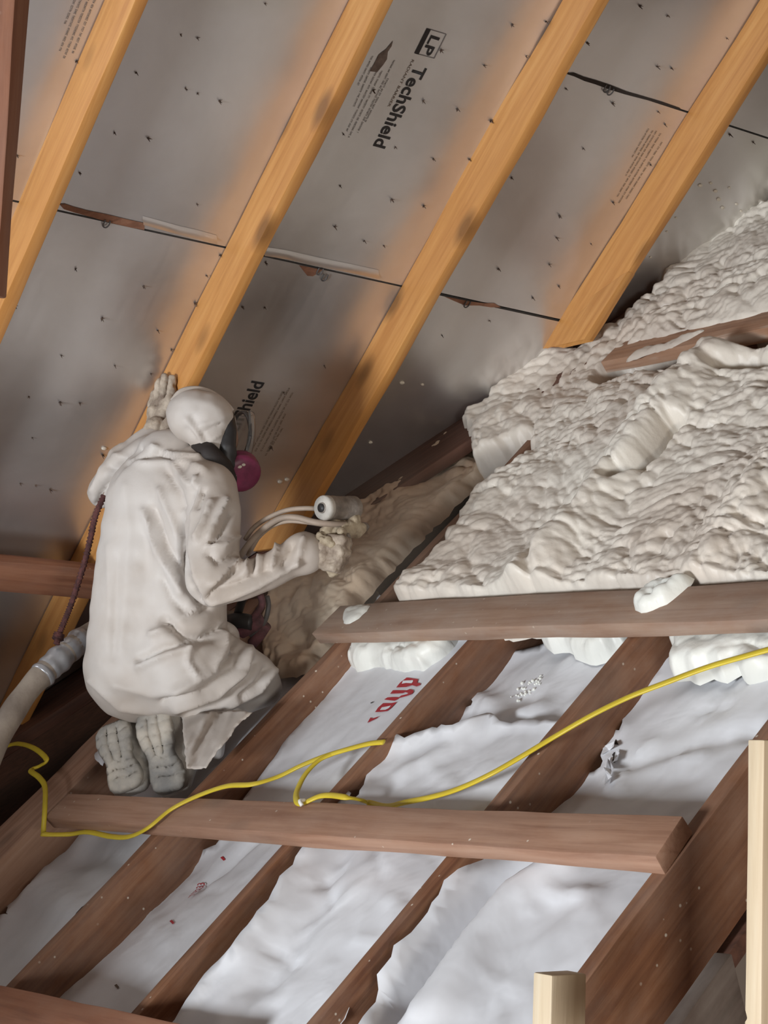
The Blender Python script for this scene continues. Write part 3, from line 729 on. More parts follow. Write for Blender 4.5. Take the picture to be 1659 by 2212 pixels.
# ---- torn facing along the seams, clips, nail tips
foil_poly('torn_edge', [(128, 441), (140, 440), (160, 447), (190, 455), (230, 463), (275, 474), (312, 482), (312, 497), (285, 492), (240, 482), (200, 470), (160, 459), (138, 452)], M_OSB, pan_low_l, 0.002)
foil_poly('torn_edge', [(646, 573), (697, 583), (676, 597), (664, 596)], M_OSB, pan_low_l, 0.002)
foil_poly('torn_edge', [(1222, 158), (1240, 157), (1262, 166), (1290, 174), (1320, 184), (1355, 198), (1390, 208), (1430, 220), (1470, 234), (1468, 238), (1420, 222), (1385, 213), (1350, 204), (1318, 194), (1285, 182), (1262, 175), (1240, 165)], M_FELT, pan_mid_r, 0.002)
foil_poly('torn_edge', [(960, 641), (985, 645), (1015, 651), (1045, 655), (1068, 655), (1082, 664), (1060, 664), (1035, 660), (1005, 660), (985, 652)], M_OSB, pan_low_r, 0.002)
def flap(pxs, lift, parent):
    V = []; Fc = []; n = len(pxs)
    for i, (x, y) in enumerate(pxs):
        for k in range(5):
            t = k/4; V.append(on_foil(x-8*(1-t)*0.3, y-20*(1-t), 0.001+lift*t*t*(1+0.6*math.sin(i*2.1))))
    for i in range(n-1):
        for k in range(4): Fc.append((i*5+k, (i+1)*5+k, (i+1)*5+k+1, i*5+k+1))
    return obj('torn_facing', V, Fc, M_FOIL, parent)
flap([(310, 486), (350, 497), (390, 508), (430, 517), (470, 528)], 0.012, pan_top_l)
flap([(572, 553), (620, 560), (660, 569), (700, 578), (760, 590), (820, 603)], 0.012, pan_top_l)
def clip(x, y, parent):
    c = on_foil(x, y, 0.006); pts = [c+Pv*0.008*a+Rv*0.014*b for a, b in ((-1, -.6), (-1, .6), (-.3, 1), (.5, .9), (1, .2), (.8, -.6))]
    V, Fc = sweep(catmull(pts, 4), 0.0022, up=NF, seg=6); return obj('panel_clip', V, Fc, M_GREYRUB, parent)
for x, y, p in ((231, 482, pan_low_l), (692, 585, pan_low_l), (702, 598, pan_low_l), (1312, 190, pan_mid_r), (1320, 196, pan_mid_r), (1010, 656, pan_low_r)): clip(x, y, p)
def nail_mesh(seed):
    r = random.Random(seed); bm = bmesh.new()
    bmesh.ops.create_cone(bm, cap_ends=True, segments=6, radius1=0.0026, radius2=0.0008, depth=0.022, matrix=Matrix.Translation((0, 0, 0.011)))
    for k in range(r.randint(3, 5)):
        a = r.uniform(0, 6.28); L = r.uniform(0.006, 0.013); w = r.uniform(0.002, 0.005)
        c = Vector((math.cos(a), math.sin(a), 0)); s = Vector((-math.sin(a), math.cos(a), 0))
        v = [bm.verts.new(c*0.001+s*w), bm.verts.new(c*0.001-s*w), bm.verts.new(c*L+Vector((0, 0, r.uniform(0.004, 0.012)))), bm.verts.new(c*0.003+Vector((0, 0, 0.004)))]
        bm.faces.new((v[0], v[1], v[2])); bm.faces.new((v[1], v[3], v[2])); bm.faces.new((v[3], v[0], v[2]))
    bmesh.ops.recalc_face_normals(bm, faces=bm.faces)
    me = bpy.data.meshes.new('nail_tip'); bm.to_mesh(me); bm.free(); me.materials.append(M_NAIL); return me
NM = [nail_mesh(k) for k in range(6)]
NAILS = [(572,8),(390,74),(426,82),(295,157),(400,191),(427,201),(473,218),(248,287),(319,298),(171,373),(425,441),(728,222),(735,402),(723,490),(787,520),(828,530),(742,289),(170,133),(36,335),(34,217),(163,581),(310,617),(33,660),(220,687),(475,550),(447,595),(421,655),(341,714),(573,567),(523,662),(572,663),
 (1105,52),(1045,141),(988,234),(936,342),(915,444),(845,430),(854,317),(914,218),(1182,47),(1136,121),(1060,260),(1017,345),(1381,13),(1442,33),(1267,92),(1420,144),(1450,147),(1322,223),(1223,191),(1422,241),(1436,269),(1260,320),(1105,383),(1323,437),(1077,580),(1186,571),(1276,526),(1202,514),(1208,465),(1206,618),(1151,643),(1057,692),(955,725),(1570,82),(1405,355),(1627,307),(1577,290),
 (132,768),(248,790),(62,856),(129,868),(171,870),(70,945),(44,1044),(77,1047),(107,1057),(370,755),(325,807),(220,982),(245,985),(700,790),(806,195),(952,108),(612,848),(585,965)]
for i, (x, y) in enumerate(NAILS):
    p, r = onF(x, y, 0.0)
    hid = [k for k in RP if k-0.004 < p < k+0.042]
    if hid: p = hid[0]-0.006
    a = rnd.uniform(0, 6.28); c, s = math.cos(a), math.sin(a)
    X = Pv*c+Rv*s; Y = np.cross(NF, X); sc = rnd.uniform(0.5, 0.9)
    o = bpy.data.objects.new('nail_tip', NM[i % 6]); COL.objects.link(o)
    M = frame(FWp(p, r, 0.0), X*sc, Y*sc, NF*sc); par = panel_at(p, r)
    o.parent = par; o.matrix_world = M
for i, (x, y) in enumerate([(1512,400),(1545,412),(1552,430),(1560,448),(1575,405),(1590,440),(1535,395),(1460,470),(1440,500),(1600,455),(1405,555),(800,955),(868,826),(912,830),(620,1035),(605,1040),(225,968)]):
    p, r = onF(x, y, 0.0); bm = bmesh.new(); bmesh.ops.create_icosphere(bm, subdivisions=1, radius=0.006)
    me = bpy.data.meshes.new('foam_fleck'); bm.to_mesh(me); bm.free()
    s = rnd.uniform(0.5, 1.2); o = link('foam_fleck', me, M_CHIP, None, True, frame(FWp(p, r, 0.002), Pv*s*1.5, Rv*s, NF*s*0.6))
    w = o.matrix_world.copy(); o.parent = panel_at(p, r); o.matrix_world = w

# ================================================================== PRINT ON THE HOUSEWRAP
bc = [o for o in COL.objects if o.get('label', '').startswith('smooth white housewrap bearing')][0]
def wrap_pt(x, y, lift=0.002):
    q, j, h = on_sheet('bc', x, y); return LW(q, j, h+lift)
def wrap_poly(name, pxs, mat, lift=0.0025):
    pxs = densify(pxs, 4, 0, 0); c = np.mean(np.array(pxs), 0); n = len(pxs)
    P2 = [tuple(p) for p in pxs]; v, f, nb = fill_poly(P2, 3.5)
    return obj(name, [wrap_pt(x, y, lift) for x, y in v], f, mat, bc, False)
def z2(L, ox=770, oy=1440, s=9.217): return [(ox+x/s, oy+y/s) for x, y in L]
for L in ([(1010,230),(1240,262),(1215,330),(1290,350),(1275,385),(1205,410),(1120,385),(1000,420),(800,430),(880,330)],
          [(735,485),(950,485),(1000,490),(1070,460),(1140,480),(1150,515),(1110,560),(1010,600),(880,635),(860,620),(900,590),(1020,560),(1040,540),(980,520),(930,545),(680,555)],
          [(625,628),(740,620),(880,625),(830,660),(770,695),(560,670)],
          [(540,742),(700,742),(820,715),(690,845),(620,900),(500,915),(380,920),(440,830)],
          [(290,1025),(330,1045),(470,1000),(400,1050),(225,1135)]):
    wrap_poly('red_lettering', z2(L), M_RED)
for L in ([(940,300),(1140,290),(1135,325),(1110,352),(1000,345),(915,362)], [(520,830),(610,815),(700,795),(660,845),(590,880),(480,885)]):
    wrap_poly('letter_counter', z2(L), M_WRAP, 0.0035)
wrap_poly('ink_dash', z2([(285,735),(340,708),(352,718),(300,748)]), M_INK)
O = wrap_pt(421, 1938); E2 = wrap_pt(446, 1911); X = norm(E2-O); Y = norm(np.cross(NL, X))
num = lay_text('red_number', 'T07233', O, X, Y, float(np.linalg.norm(E2-O)), 11.0*depthL(430, 1925)/F_PX*1.6, M_RED, bc, 0.012)
for v in num.data.vertices:
    d = np.array(v.co[:])-CAM; q, j = np.array([d@Qv]), np.array([d@Jv])
    v.co = tuple(LW(q[0], j[0], float(sheet_h('bc', q, j)[0])+0.007))
for x, y in ((483, 1856), (373, 1993), (254, 2132)):
    wrap_poly('ink_mark', [(x-6, y-2), (x-1, y-5), (x+5, y+2), (x+1, y+5)], M_INKB if y > 2000 else M_RED)
# tattered tear in the right bay
de = [o for o in COL.objects if o.get('label', '').startswith('creased white housewrap')][0]
def de_pt(x, y, lift): q, j, h = on_sheet('de', x, y); return LW(q, j, h+lift)
def z4(L): return [(1150+x/3.2593, 1580+y/3.2593) for x, y in L]
for L in ([(570,95),(590,60),(610,98)], [(535,140),(600,155),(598,190),(580,225),(545,205)]):
    p = z4(L); obj('tear_hole', [de_pt(x, y, 0.002) for x, y in p], [tuple(range(len(p)))], M_FELT, de, False)
for L, l in (([(545,210),(580,215),(585,260),(570,300),(578,345),(540,310),(530,300),(550,260)], 0.02), ([(600,150),(640,190),(600,280),(585,230)], 0.02), ([(515,120),(600,100),(605,150),(540,140),(500,200)], 0.015), ([(530,310),(580,350),(560,395),(520,395)], 0.015)):
    p = z4(L); c = np.mean(np.array(p), 0); V = [de_pt(x, y, 0.004+l*(0.2+0.8*((i*7) % 3)/2)) for i, (x, y) in enumerate(p)] + [de_pt(c[0], c[1], 0.004)]
    n = len(p); obj('tattered_strip', V, [(i, (i+1) % n, n) for i in range(n)], M_WRAP, de, False)

# ================================================================== PERSON
def depthP(x, y, p): return p/(ray(x, y)@Pv)
def mpx(r, d): return r*d/F_PX
def blob_mesh(caps, voxel, smooth, noise=0.0, nscale=40, seed=0):
    """caps: list of chains; chain = [(px,py,depth,rpx),...] -> one closed skin"""
    bm = bmesh.new()
    for ch in caps:
        pts = [(at(a[0], a[1], a[2]), mpx(a[3], a[2])) for a in ch]
        if len(pts) == 1: pts = pts*2
        for (A, ra), (B, rb) in zip(pts[:-1], pts[1:]):
            L = np.linalg.norm(B-A); n = max(1, int(L/(0.35*min(ra, rb))))
            for k in range(n+1):
                t = k/n; c = A+(B-A)*t
                bmesh.ops.create_icosphere(bm, subdivisions=2, radius=ra+(rb-ra)*t, matrix=Matrix.Translation(Vector(tuple(c))))
    me = bpy.data.meshes.new('tmp'); bm.to_mesh(me); bm.free()
    o = bpy.data.objects.new('tmp', me); COL.objects.link(o)
    m = o.modifiers.new('r', 'REMESH'); m.mode = 'VOXEL'; m.voxel_size = voxel
    s = o.modifiers.new('s', 'SMOOTH'); s.factor = 0.5; s.iterations = smooth
    bpy.context.view_layer.update()
    out = bpy.data.meshes.new_from_object(o.evaluated_get(bpy.context.evaluated_depsgraph_get()))
    bpy.data.objects.remove(o); bpy.data.meshes.remove(me)
    if noise:
        co = np.array([v.co[:] for v in out.vertices]); nr = np.array([v.normal[:] for v in out.vertices])
        d = domes(co[:, 0]*nscale+co[:, 1]*nscale*.6, co[:, 2]*nscale, seed)-0.4
        co = co + nr*(d*noise)[:, None]
        out.vertices.foreach_set('co', co.ravel()); out.update()
    return out
def fold(me, folds, fine=0.0, seed=0, facing=0.1, gain=1.45):
    n = len(me.vertices); co = np.empty(n*3); me.vertices.foreach_get('co', co); co = co.reshape(-1, 3)
    nr = np.array([v.normal[:] for v in me.vertices])
    rel = co-CAM; z = rel@_fw; X = 829.5+F_PX*(rel@CR)/z; Y = 1106-F_PX*(rel@CU)/z
    f = np.clip(-(nr*(rel/np.linalg.norm(rel, axis=1)[:, None])).sum(1)/0.35-facing, 0, 1)
    disp = np.zeros(n)
    for poly, w, a in folds:
        m = len(poly); dd = seg_dist(X, Y, poly)
        s = np.exp(-(dd/(0.85*w))**1.35)
        disp += gain*a*s
    if fine:
        disp += fine*(np.abs(fbm((co[:, 0]*.8+co[:, 2]*.6+co[:, 1]*.3)*11, (co[:, 2]*.8-co[:, 0]*.6+co[:, 1]*.5)*5, seed, 2))-0.2)
    co = co + nr*(disp*f + (disp*0 if not fine else 0))[:, None]
    me.vertices.foreach_set('co', co.ravel()); me.update()
    return me

kx, ky = 470, 1560
person = empty('person', LW(*onL(kx, ky, 0.02), 0.02))
tag(person, 'person kneeling in a dusty hooded coverall, holding a spray gun', 'person')

TORSO = [[(300, 1440, 5.10, 126), (305, 1320, 5.12, 116), (318, 1200, 5.14, 114), (335, 1085, 5.16, 112), (362, 1010, 5.18, 84)],
         [(392, 1445, 5.02, 105), (392, 1330, 5.07, 104), (402, 1200, 5.08, 98), (420, 1090, 5.08, 94), (432, 1030, 5.09, 74)],
         [(300, 1440, 5.10, 118), (392, 1445, 5.02, 100)], [(305, 1320, 5.12, 110), (392, 1330, 5.07, 100)], [(335, 1085, 5.16, 105), (420, 1090, 5.08, 90)],
         [(362, 1000, 5.18, 78), (396, 968, 5.17, 46), (415, 972, 5.18, 36)]]
R_ARM = [[(450, 1060, 5.0, 68), (460, 1110, 4.95, 66), (460, 1190, 4.89, 62), (452, 1250, 4.86, 58), (462, 1272, 4.86, 46)],
         [(462, 1268, 4.86, 44), (520, 1258, 4.86, 44), (580, 1235, 4.87, 43), (630, 1208, 4.89, 42), (644, 1200, 4.90, 46), (657, 1195, 4.90, 52)]]
L_ARM = [[(330, 1000, 5.24, 66), (275, 1020, 5.26, 48), (225, 1062, 5.28, 40)], [(222, 1064, 5.28, 38), (265, 1000, 5.30, 36), (312, 955, 5.30, 32), (335, 940, 5.30, 30)]]
LEGS = [[(392, 1440, 5.02, 104), (470, 1450, 5.06, 88), (540, 1468, 5.12, 66), (568, 1486, 5.16, 46)],
        [(395, 1440, 5.05, 70), (450, 1400, 5.12, 62), (485, 1376, 5.16, 38)],
        [(568, 1486, 5.16, 44), (500, 1505, 5.10, 52), (430, 1500, 5.04, 55), (370, 1500, 5.0, 50)],
        [(300, 1440, 5.14, 100), (380, 1420, 5.3, 80), (450, 1420, 5.42, 60)],
        [(455, 1560, 5.10, 52), (490, 1540, 5.14, 40)], [(440, 1560, 5.10, 40), (470, 1625, 5.10, 22)], [(470, 1540, 5.10, 46), (515, 1520, 5.14, 26)]]
suit = blob_mesh(TORSO+R_ARM+L_ARM+LEGS, 0.0085, 34)
FOLDS = [
 # arm / torso boundary on the right
 ([(420, 1060), (402, 1120), (396, 1190), (408, 1250), (432, 1300)], 9, -0.030),
 ([(428, 1060), (412, 1120), (407, 1190), (418, 1250), (440, 1295)], 9, 0.010),
 # sleeve folds
 ([(455, 1085), (440, 1130), (425, 1165)], 7, 0.016), ([(425, 1035), (415, 1075), (408, 1110)], 6, 0.016), ([(440, 1060), (428, 1095)], 5, -0.014),
 ([(490, 1080), (470, 1120), (452, 1160)], 7, 0.013), ([(500, 1110), (480, 1150), (455, 1175)], 6, -0.013),
 ([(512, 1160), (480, 1180), (450, 1178)], 7, 0.011), ([(510, 1195), (470, 1215), (450, 1195)], 7, -0.012),
 ([(516, 1215), (485, 1240), (460, 1262)], 7, 0.014), ([(505, 1232), (480, 1258), (452, 1290)], 6, -0.016),
 ([(455, 1300), (500, 1288), (560, 1262), (640, 1218)], 8, 0.012), ([(470, 1275), (520, 1255), (580, 1228)], 8, -0.010),
 ([(530, 1240), (536, 1215)], 5, 0.014), ([(556, 1236), (560, 1205)], 5, 0.014), ([(545, 1235), (548, 1210)], 4, -0.012), ([(585, 1225), (600, 1185)], 6, 0.014),
 ([(612, 1222), (630, 1180)], 6, -0.012), ([(640, 1215), (655, 1165)], 6, 0.012),
 # back
 ([(270, 1050), (280, 1150), (272, 1280), (262, 1400)], 13, 0.004), ([(232, 1180), (236, 1300), (232, 1400)], 8, 0.003), ([(254, 1200), (250, 1330), (246, 1420)], 7, -0.003),
 ([(330, 1100), (360, 1180), (392, 1230)], 9, -0.014), ([(310, 1105), (345, 1200), (390, 1280)], 11, 0.012), ([(345, 1060), (370, 1120), (392, 1180)], 9, 0.010),
 ([(352, 1250), (372, 1290), (400, 1320)], 10, -0.010), ([(250, 985), (320, 1002), (400, 1000), (440, 1015)], 10, 0.010), ([(240, 1010), (300, 990), (350, 975)], 7, -0.012),
 ([(365, 1020), (385, 1060), (392, 1095)], 7, -0.012), ([(380, 1010), (410, 1050)], 7, 0.012), ([(330, 965), (370, 985), (430, 990)], 8, 0.012), ([(340, 980), (380, 998)], 5, -0.01),
 ([(262, 960), (230, 1000), (200, 1060)], 7, 0.010), ([(300, 965), (262, 1000), (225, 1050), (212, 1090)], 6, -0.022),
 # waist and lap
 ([(355, 1340), (395, 1372), (440, 1372), (490, 1350)], 9, -0.026), ([(300, 1425), (350, 1400), (400, 1385), (460, 1380)], 8, -0.016), ([(300, 1440), (360, 1415), (410, 1400)], 8, 0.014),
 ([(330, 1370), (380, 1350), (430, 1310)], 9, 0.016), ([(365, 1360), (410, 1330), (450, 1312)], 7, -0.014), ([(410, 1400), (405, 1430), (425, 1460)], 7, 0.010),
 ([(505, 1362), (506, 1400), (480, 1440)], 9, -0.020), ([(480, 1350), (490, 1400), (460, 1450), (380, 1490)], 11, 0.014), ([(540, 1400), (530, 1450), (470, 1500), (380, 1530)], 11, 0.013),
 ([(550, 1430), (535, 1470), (470, 1520), (400, 1545)], 7, -0.016), ([(520, 1400), (510, 1440), (440, 1490), (350, 1515)], 7, -0.013), ([(590, 1450), (560, 1490), (500, 1520), (440, 1545)], 10, 0.012),
 ([(575, 1445), (555, 1480), (520, 1505)], 6, -0.016), ([(250, 1480), (330, 1500), (420, 1490)], 14, 0.008), ([(195, 1470), (260, 1530), (340, 1540)], 9, 0.008),
 ([(440, 1575), (470, 1560), (520, 1540)], 8, -0.016), ([(420, 1600), (470, 1600)], 8, 0.010),
]
fold(suit, FOLDS, 0.006, 5)
coverall = link('coverall', suit, M_SUIT, person); coverall['label'] = 'dusty off white coverall with wrinkles'
# body inside the clothing: one continuous skin, head with a face
BODY = [[(a, b, d, r*0.62) for a, b, d, r in ch] for ch in TORSO[:3]] + [[(a, b, d, r*0.45) for a, b, d, r in ch] for ch in R_ARM+L_ARM+LEGS[:4]]
HEADC = [[(408, 985, 5.17, 40), (432, 950, 5.17, 42), (440, 915, 5.17, 56), (462, 925, 5.19, 52), (478, 950, 5.20, 40)], [(500, 935, 5.215, 14), (508, 950, 5.22, 9)], [(484, 975, 5.205, 24)]]
body = link('body', blob_mesh(BODY+HEADC, 0.011, 4), M_SKIN, person)
neck = link('dark_neck_mass', blob_mesh([[(420, 985, 5.15, 40), (445, 968, 5.13, 38), (472, 1000, 5.12, 30)], [(428, 962, 5.06, 17), (450, 978, 5.03, 24), (478, 1008, 5.03, 25), (496, 1036, 5.05, 18)]], 0.007, 3), M_NECK, person)  # near-black mass filling the gap between hood and collar
# hood
hood = blob_mesh([[(402, 893, 5.10, 46), (420, 900, 5.09, 62), (445, 905, 5.09, 62), (462, 918, 5.10, 52), (476, 940, 5.11, 36)], [(440, 930, 5.07, 46), (466, 960, 5.07, 26), (474, 978, 5.08, 12)]], 0.007, 12)
fold(hood, [([(400, 905), (425, 935), (440, 965)], 7, 0.009), ([(415, 900), (440, 940), (456, 970)], 6, -0.010), ([(430, 920), (470, 910), (495, 895)], 7, 0.010), ([(440, 935), (475, 915)], 5, -0.010), ([(450, 955), (478, 935)], 5, 0.009), ([(385, 870), (430, 868), (480, 885)], 12, 0.004), ([(405, 925), (430, 955)], 4, -0.007)], 0.003, 9, 0.1, 0.7)
link('hood', hood, M_SUIT, person)
V, Fc = sweep(catmull([at(374, 868, 5.10), at(392, 848, 5.10), at(420, 842, 5.11), at(450, 848, 5.115), at(478, 866, 5.12), at(500, 890, 5.125)], 5), 0.011, 0.006, up=-_fw, seg=10)
link('hood_brim', obj('tmp_brim', V, Fc, M_SUIT).data.copy(), None, person); bpy.data.objects.remove(bpy.data.objects['tmp_brim'])
# respirator: skirt, visor, frame, cartridge
mask = link('respirator', blob_mesh([[(492, 898, 5.09, 16), (494, 930, 5.07, 19), (490, 965, 5.06, 21), (492, 1000, 5.07, 24), (500, 1020, 5.10, 24)], [(505, 1020, 5.17, 28), (520, 1040, 5.18, 16)]], 0.006, 3), M_BLACK, person)
mask['label'] = 'black rubber full face respirator with clear visor'
def visor():
    V = []; Fc = []; nu, nv = 14, 18
    c = at(508, 945, 5.16); ax = norm(CR*0.75+_fw*0.5+CU*-0.15); upv = norm(CU*0.95-CR*0.10-ax*np.dot(CU*0.95-CR*0.10, ax)); sd = np.cross(ax, upv)
    for i in range(nu+1):
        a = (i/nu-0.5)*math.radians(170)
        for k in range(nv+1):
            b = (k/nv-0.5)*2
            w = 1-0.18*b*b
            V.append(c + ax*(0.050*math.cos(a)*w) + sd*(0.062*math.sin(a)*w) + upv*(0.072*b))
    for i in range(nu):
        for k in range(nv):
            q = i*(nv+1)+k; Fc.append((q, q+nv+1, q+nv+2, q+1))
    return V, Fc, c, ax, upv, sd
V, Fc, vc, vax, vup, vsd = visor()
vis = obj('visor', V, Fc, M_LENS, mask)
sm = vis.modifiers.new('t', 'SOLIDIFY'); sm.thickness = 0.002
ring = []
for k in range(29):
    t = 2*math.pi*k/28
    ring.append(vc + vsd*(0.062*math.cos(t)*(1-0.1*abs(math.sin(t)))) + vup*(0.074*math.sin(t)) + vax*(0.012))
V, Fc = sweep(ring, 0.0055, up=vax, seg=8, caps=False)
obj('visor_frame', V, Fc, M_GREYRUB, mask)
def lathe(prof, c, ax, seg=28, ref=(0, 0, 1)):
    ax = norm(ax); a = norm(np.cross(ax, ref)); b = np.cross(ax, a); V = []; Fc = []
    for r, h in prof:
        for k in range(seg):
            t = 2*math.pi*k/seg; V.append(c+ax*h+a*r*math.cos(t)+b*r*math.sin(t))
    n = len(prof)
    for i in range(n-1):
        for k in range(seg):
            Fc.append((i*seg+k, i*seg+(k+1) % seg, (i+1)*seg+(k+1) % seg, (i+1)*seg+k))
    Fc.append(tuple(range(seg))[::-1]); Fc.append(tuple((n-1)*seg+k for k in range(seg)))
    return V, Fc
cax = norm(CR*0.30-_fw*0.80-CU*0.35)
V, Fc = lathe([(0.034, -0.02), (0.051, -0.016), (0.056, -0.006), (0.056, 0.010), (0.053, 0.016), (0.054, 0.018), (0.054, 0.028), (0.048, 0.036), (0.033, 0.040), (0.006, 0.041)], at(517, 1015, 5.105), cax)
cart = obj('filter_cartridge', V, Fc, M_PINK, mask); cart['label'] = 'magenta round filter cartridge'
for (x, y, s) in ((517, 1008, 5), (526, 1004, 4), (508, 1028, 3), (500, 996, 3), (512, 990, 4)):
    bm = bmesh.new(); bmesh.ops.create_icosphere(bm, subdivisions=1, radius=mpx(s, 5.08)); me = bpy.data.meshes.new('foam_speck'); bm.to_mesh(me); bm.free()
    o = link('foam_speck', me, M_CHIP, None, True, frame(at(x, y, 5.058), CR*1.3, CU*0.9, -_fw*0.5)); o.parent = mask; o.matrix_parent_inverse = mask.matrix_world.inverted()
for pts in ([(380, 862, 5.065), (400, 855, 5.04), (440, 856, 5.035), (475, 876, 5.06), (492, 895, 5.09)],):
    pass
# ---- gloves: palm + four fingers + thumb, remeshed to one skin
def dp(x, y, off=0.0): return depthP(x, y, RP[1]-0.016)+off
lh = [[(332, 948, 5.30, 27), (338, 925, 5.30, 26)], [(338, 925, dp(338, 925), 23), (343, 888, dp(343, 888), 24)], [(352, 915, dp(352, 915), 20), (360, 880, dp(360, 880), 18)],
      [(330, 890, dp(330, 890), 10), (330, 866, dp(330, 866), 9), (334, 850, dp(334, 850), 7.5)],
      [(342, 882, dp(342, 882), 11), (341, 848, dp(341, 848), 9.5), (346, 826, dp(346, 826), 8)],
      [(355, 880, dp(355, 880), 11), (355, 842, dp(355, 842), 10), (358, 815, dp(358, 815), 8.5)],
      [(367, 880, dp(367, 880), 10), (370, 845, dp(370, 845), 9.5), (372, 818, dp(372, 818), 8)],
      [(356, 925, dp(356, 925, -.02), 13), (372, 905, dp(372, 905, -.035), 10), (378, 888, dp(378, 888, -.03), 8)]]
g = link('glove', blob_mesh(lh, 0.0042, 2, 0.010, 55, 3), M_GLOVE, person); g['label'] = 'foam crusted glove raised against the rafter'
GD = 4.90
rh = [[(650, 1198, 4.90, 34), (690, 1195, GD, 34), (712, 1185, GD, 30)],
      [(712, 1168, GD-.01, 14), (738, 1166, GD-.035, 12), (752, 1172, GD+.0, 10), (744, 1178, GD+.03, 9)],
      [(712, 1186, GD-.01, 14), (736, 1188, GD-.04, 12), (750, 1194, GD+.0, 10), (738, 1198, GD+.03, 9)],
      [(708, 1204, GD-.01, 14), (730, 1208, GD-.04, 12), (742, 1213, GD+.0, 10), (732, 1214, GD+.03, 9)],
      [(702, 1220, GD-.01, 13), (722, 1226, GD-.035, 11), (732, 1230, GD+.0, 9), (722, 1231, GD+.03, 8)],
      [(690, 1178, GD+.03, 15), (712, 1160, GD+.05, 12), (735, 1152, GD+.05, 10)]]
g = link('glove', blob_mesh(rh, 0.0042, 2, 0.008, 60, 6), M_GLOVE, person); g['label'] = 'foam crusted glove gripping the spray gun'
# ---- boots
def boot(T, B, wid, label, seed, toe_d, top_d):
    A = at(*T, top_d); C = at(*B, toe_d); X = norm(C-A); L = np.linalg.norm(C-A)
    Zs = -_fw*0.85-CR*0.30+CU*0.25; Zs = norm(Zs-(Zs@X)*X); Y = np.cross(Zs, X)
    caps = []
    bt = blob_pts = []
    bm = bmesh.new()
    for t, w, d, up in ((0.10, .30, .040, .045), (0.25, .33, .045, .05), (0.45, .28, .045, .055), (0.62, .30, .042, .05), (0.80, .36, .038, .042), (0.92, .31, .030, .036)):
        c = A+X*L*t-Zs*up
        for s in (-0.4, 0, 0.4):
            bmesh.ops.create_icosphere(bm, subdivisions=2, radius=d, matrix=Matrix.Translation(Vector(tuple(c+Y*s*wid*w*2.2))))
    c0 = A+X*L*0.14-Zs*0.05
    for k in range(6):
        bmesh.ops.create_icosphere(bm, subdivisions=2, radius=0.048, matrix=Matrix.Translation(Vector(tuple(c0-Zs*0.022*k-X*0.004*k))))
    me = bpy.data.meshes.new('t'); bm.to_mesh(me); bm.free(); o = bpy.data.objects.new('t', me); COL.objects.link(o)
    m = o.modifiers.new('r', 'REMESH'); m.mode = 'VOXEL'; m.voxel_size = 0.007
    s = o.modifiers.new('s', 'SMOOTH'); s.iterations = 4
    bpy.context.view_layer.update(); out = bpy.data.meshes.new_from_object(o.evaluated_get(bpy.context.evaluated_depsgraph_get())); bpy.data.objects.remove(o)
    bo = link('boot', out, M_BOOT, person); bo['label'] = label
    # sole: waisted outline, rounded rim, grooves
    prof = [(0.0, .55), (0.04, .85), (0.12, 1.0), (0.25, 1.02), (0.38, .90), (0.50, .74), (0.60, .74), (0.70, .88), (0.82, 1.0), (0.92, .92), (0.98, .70), (1.0, .45)]
    edge = [(L*t, -wid*0.5*w) for t, w in prof] + [(L*t, wid*0.5*w) for t, w in prof[::-1]]
    edge = densify(edge, 0.008, 0.0012, seed)
    v, f, n = fill_poly(edge, 0.006, seed); d = seg_dist(v[:, 0], v[:, 1], edge, True); d[:n] = 0
    z = 0.010*np.sqrt(np.clip(1-(1-np.clip(d/0.014, 0, 1))**2, 0, 1)) + 0.003*fbm(v[:, 0]*40, v[:, 1]*40, seed, 3)
    gro = np.zeros(len(v))
    for y0 in (-0.16, 0.16):
        dd = seg_dist(v[:, 0], v[:, 1], [(L*0.10, y0*wid), (L*0.30, y0*wid*1.15), (L*0.52, y0*wid*0.8)]); gro = np.maximum(gro, np.exp(-(dd/0.005)**2))
    for t in (0.16, 0.30, 0.44, 0.58, 0.70, 0.82):
        dd = np.abs(v[:, 0]-L*t-0.004*np.sin(v[:, 1]*90)); gro = np.maximum(gro, 0.45*np.exp(-(dd/0.0035)**2))
    z = z - 0.011*gro + 0.012*np.sin(np.clip(v[:, 0]/L, 0, 1)*math.pi*1.7)
    Vw = [A+X*a+Y*b+Zs*(c-0.004) for (a, b), c in zip(v, z)]
    so = obj('sole', Vw, f, [M_SOLE, M_BLACK], bo)
    for pl in so.data.polygons: pl.material_index = 1 if np.mean([gro[k] for k in pl.vertices]) > 0.5 else 0
    md = so.modifiers.new('t', 'SOLIDIFY'); md.thickness = 0.022; md.offset = 0
    return bo
boot((331, 1540), (366, 1706), 0.092, 'grey caked boot with its sole upright, right of the pair', 3, 4.955, 5.02)
boot((245, 1568), (272, 1702), 0.095, 'grey caked boot tucked lower, left of the pair', 8, 5.02, 5.10)
# trouser cuff scrap hanging beside the boots
def rag(name, px, h0, mat, parent, seed):
    poly = densify([tuple(p) for p in px], 5, 1.2, seed); v, f, n = fill_poly(poly, 6, seed)
    V = [at(x, y, depthL(x, y, h0)+0.09*float(fbm(np.array([(x+y*.5)/32.]), np.array([y/90.]), seed, 3)[0])) for x, y in v]
    o = obj(name, V, f, mat, parent); md = o.modifiers.new('t', 'SOLIDIFY'); md.thickness = 0.002; return o
rag('trouser_hem', [(392, 1540), (520, 1535), (545, 1540), (510, 1570), (500, 1590), (468, 1625), (445, 1660), (425, 1662), (403, 1660), (398, 1600)], 0.09, M_SUIT, person, 4)
rag('shoe_cover', [(268, 1553), (285, 1553), (245, 1610), (222, 1655), (206, 1640), (204, 1632)], 0.05, M_WRAP, person, 5)

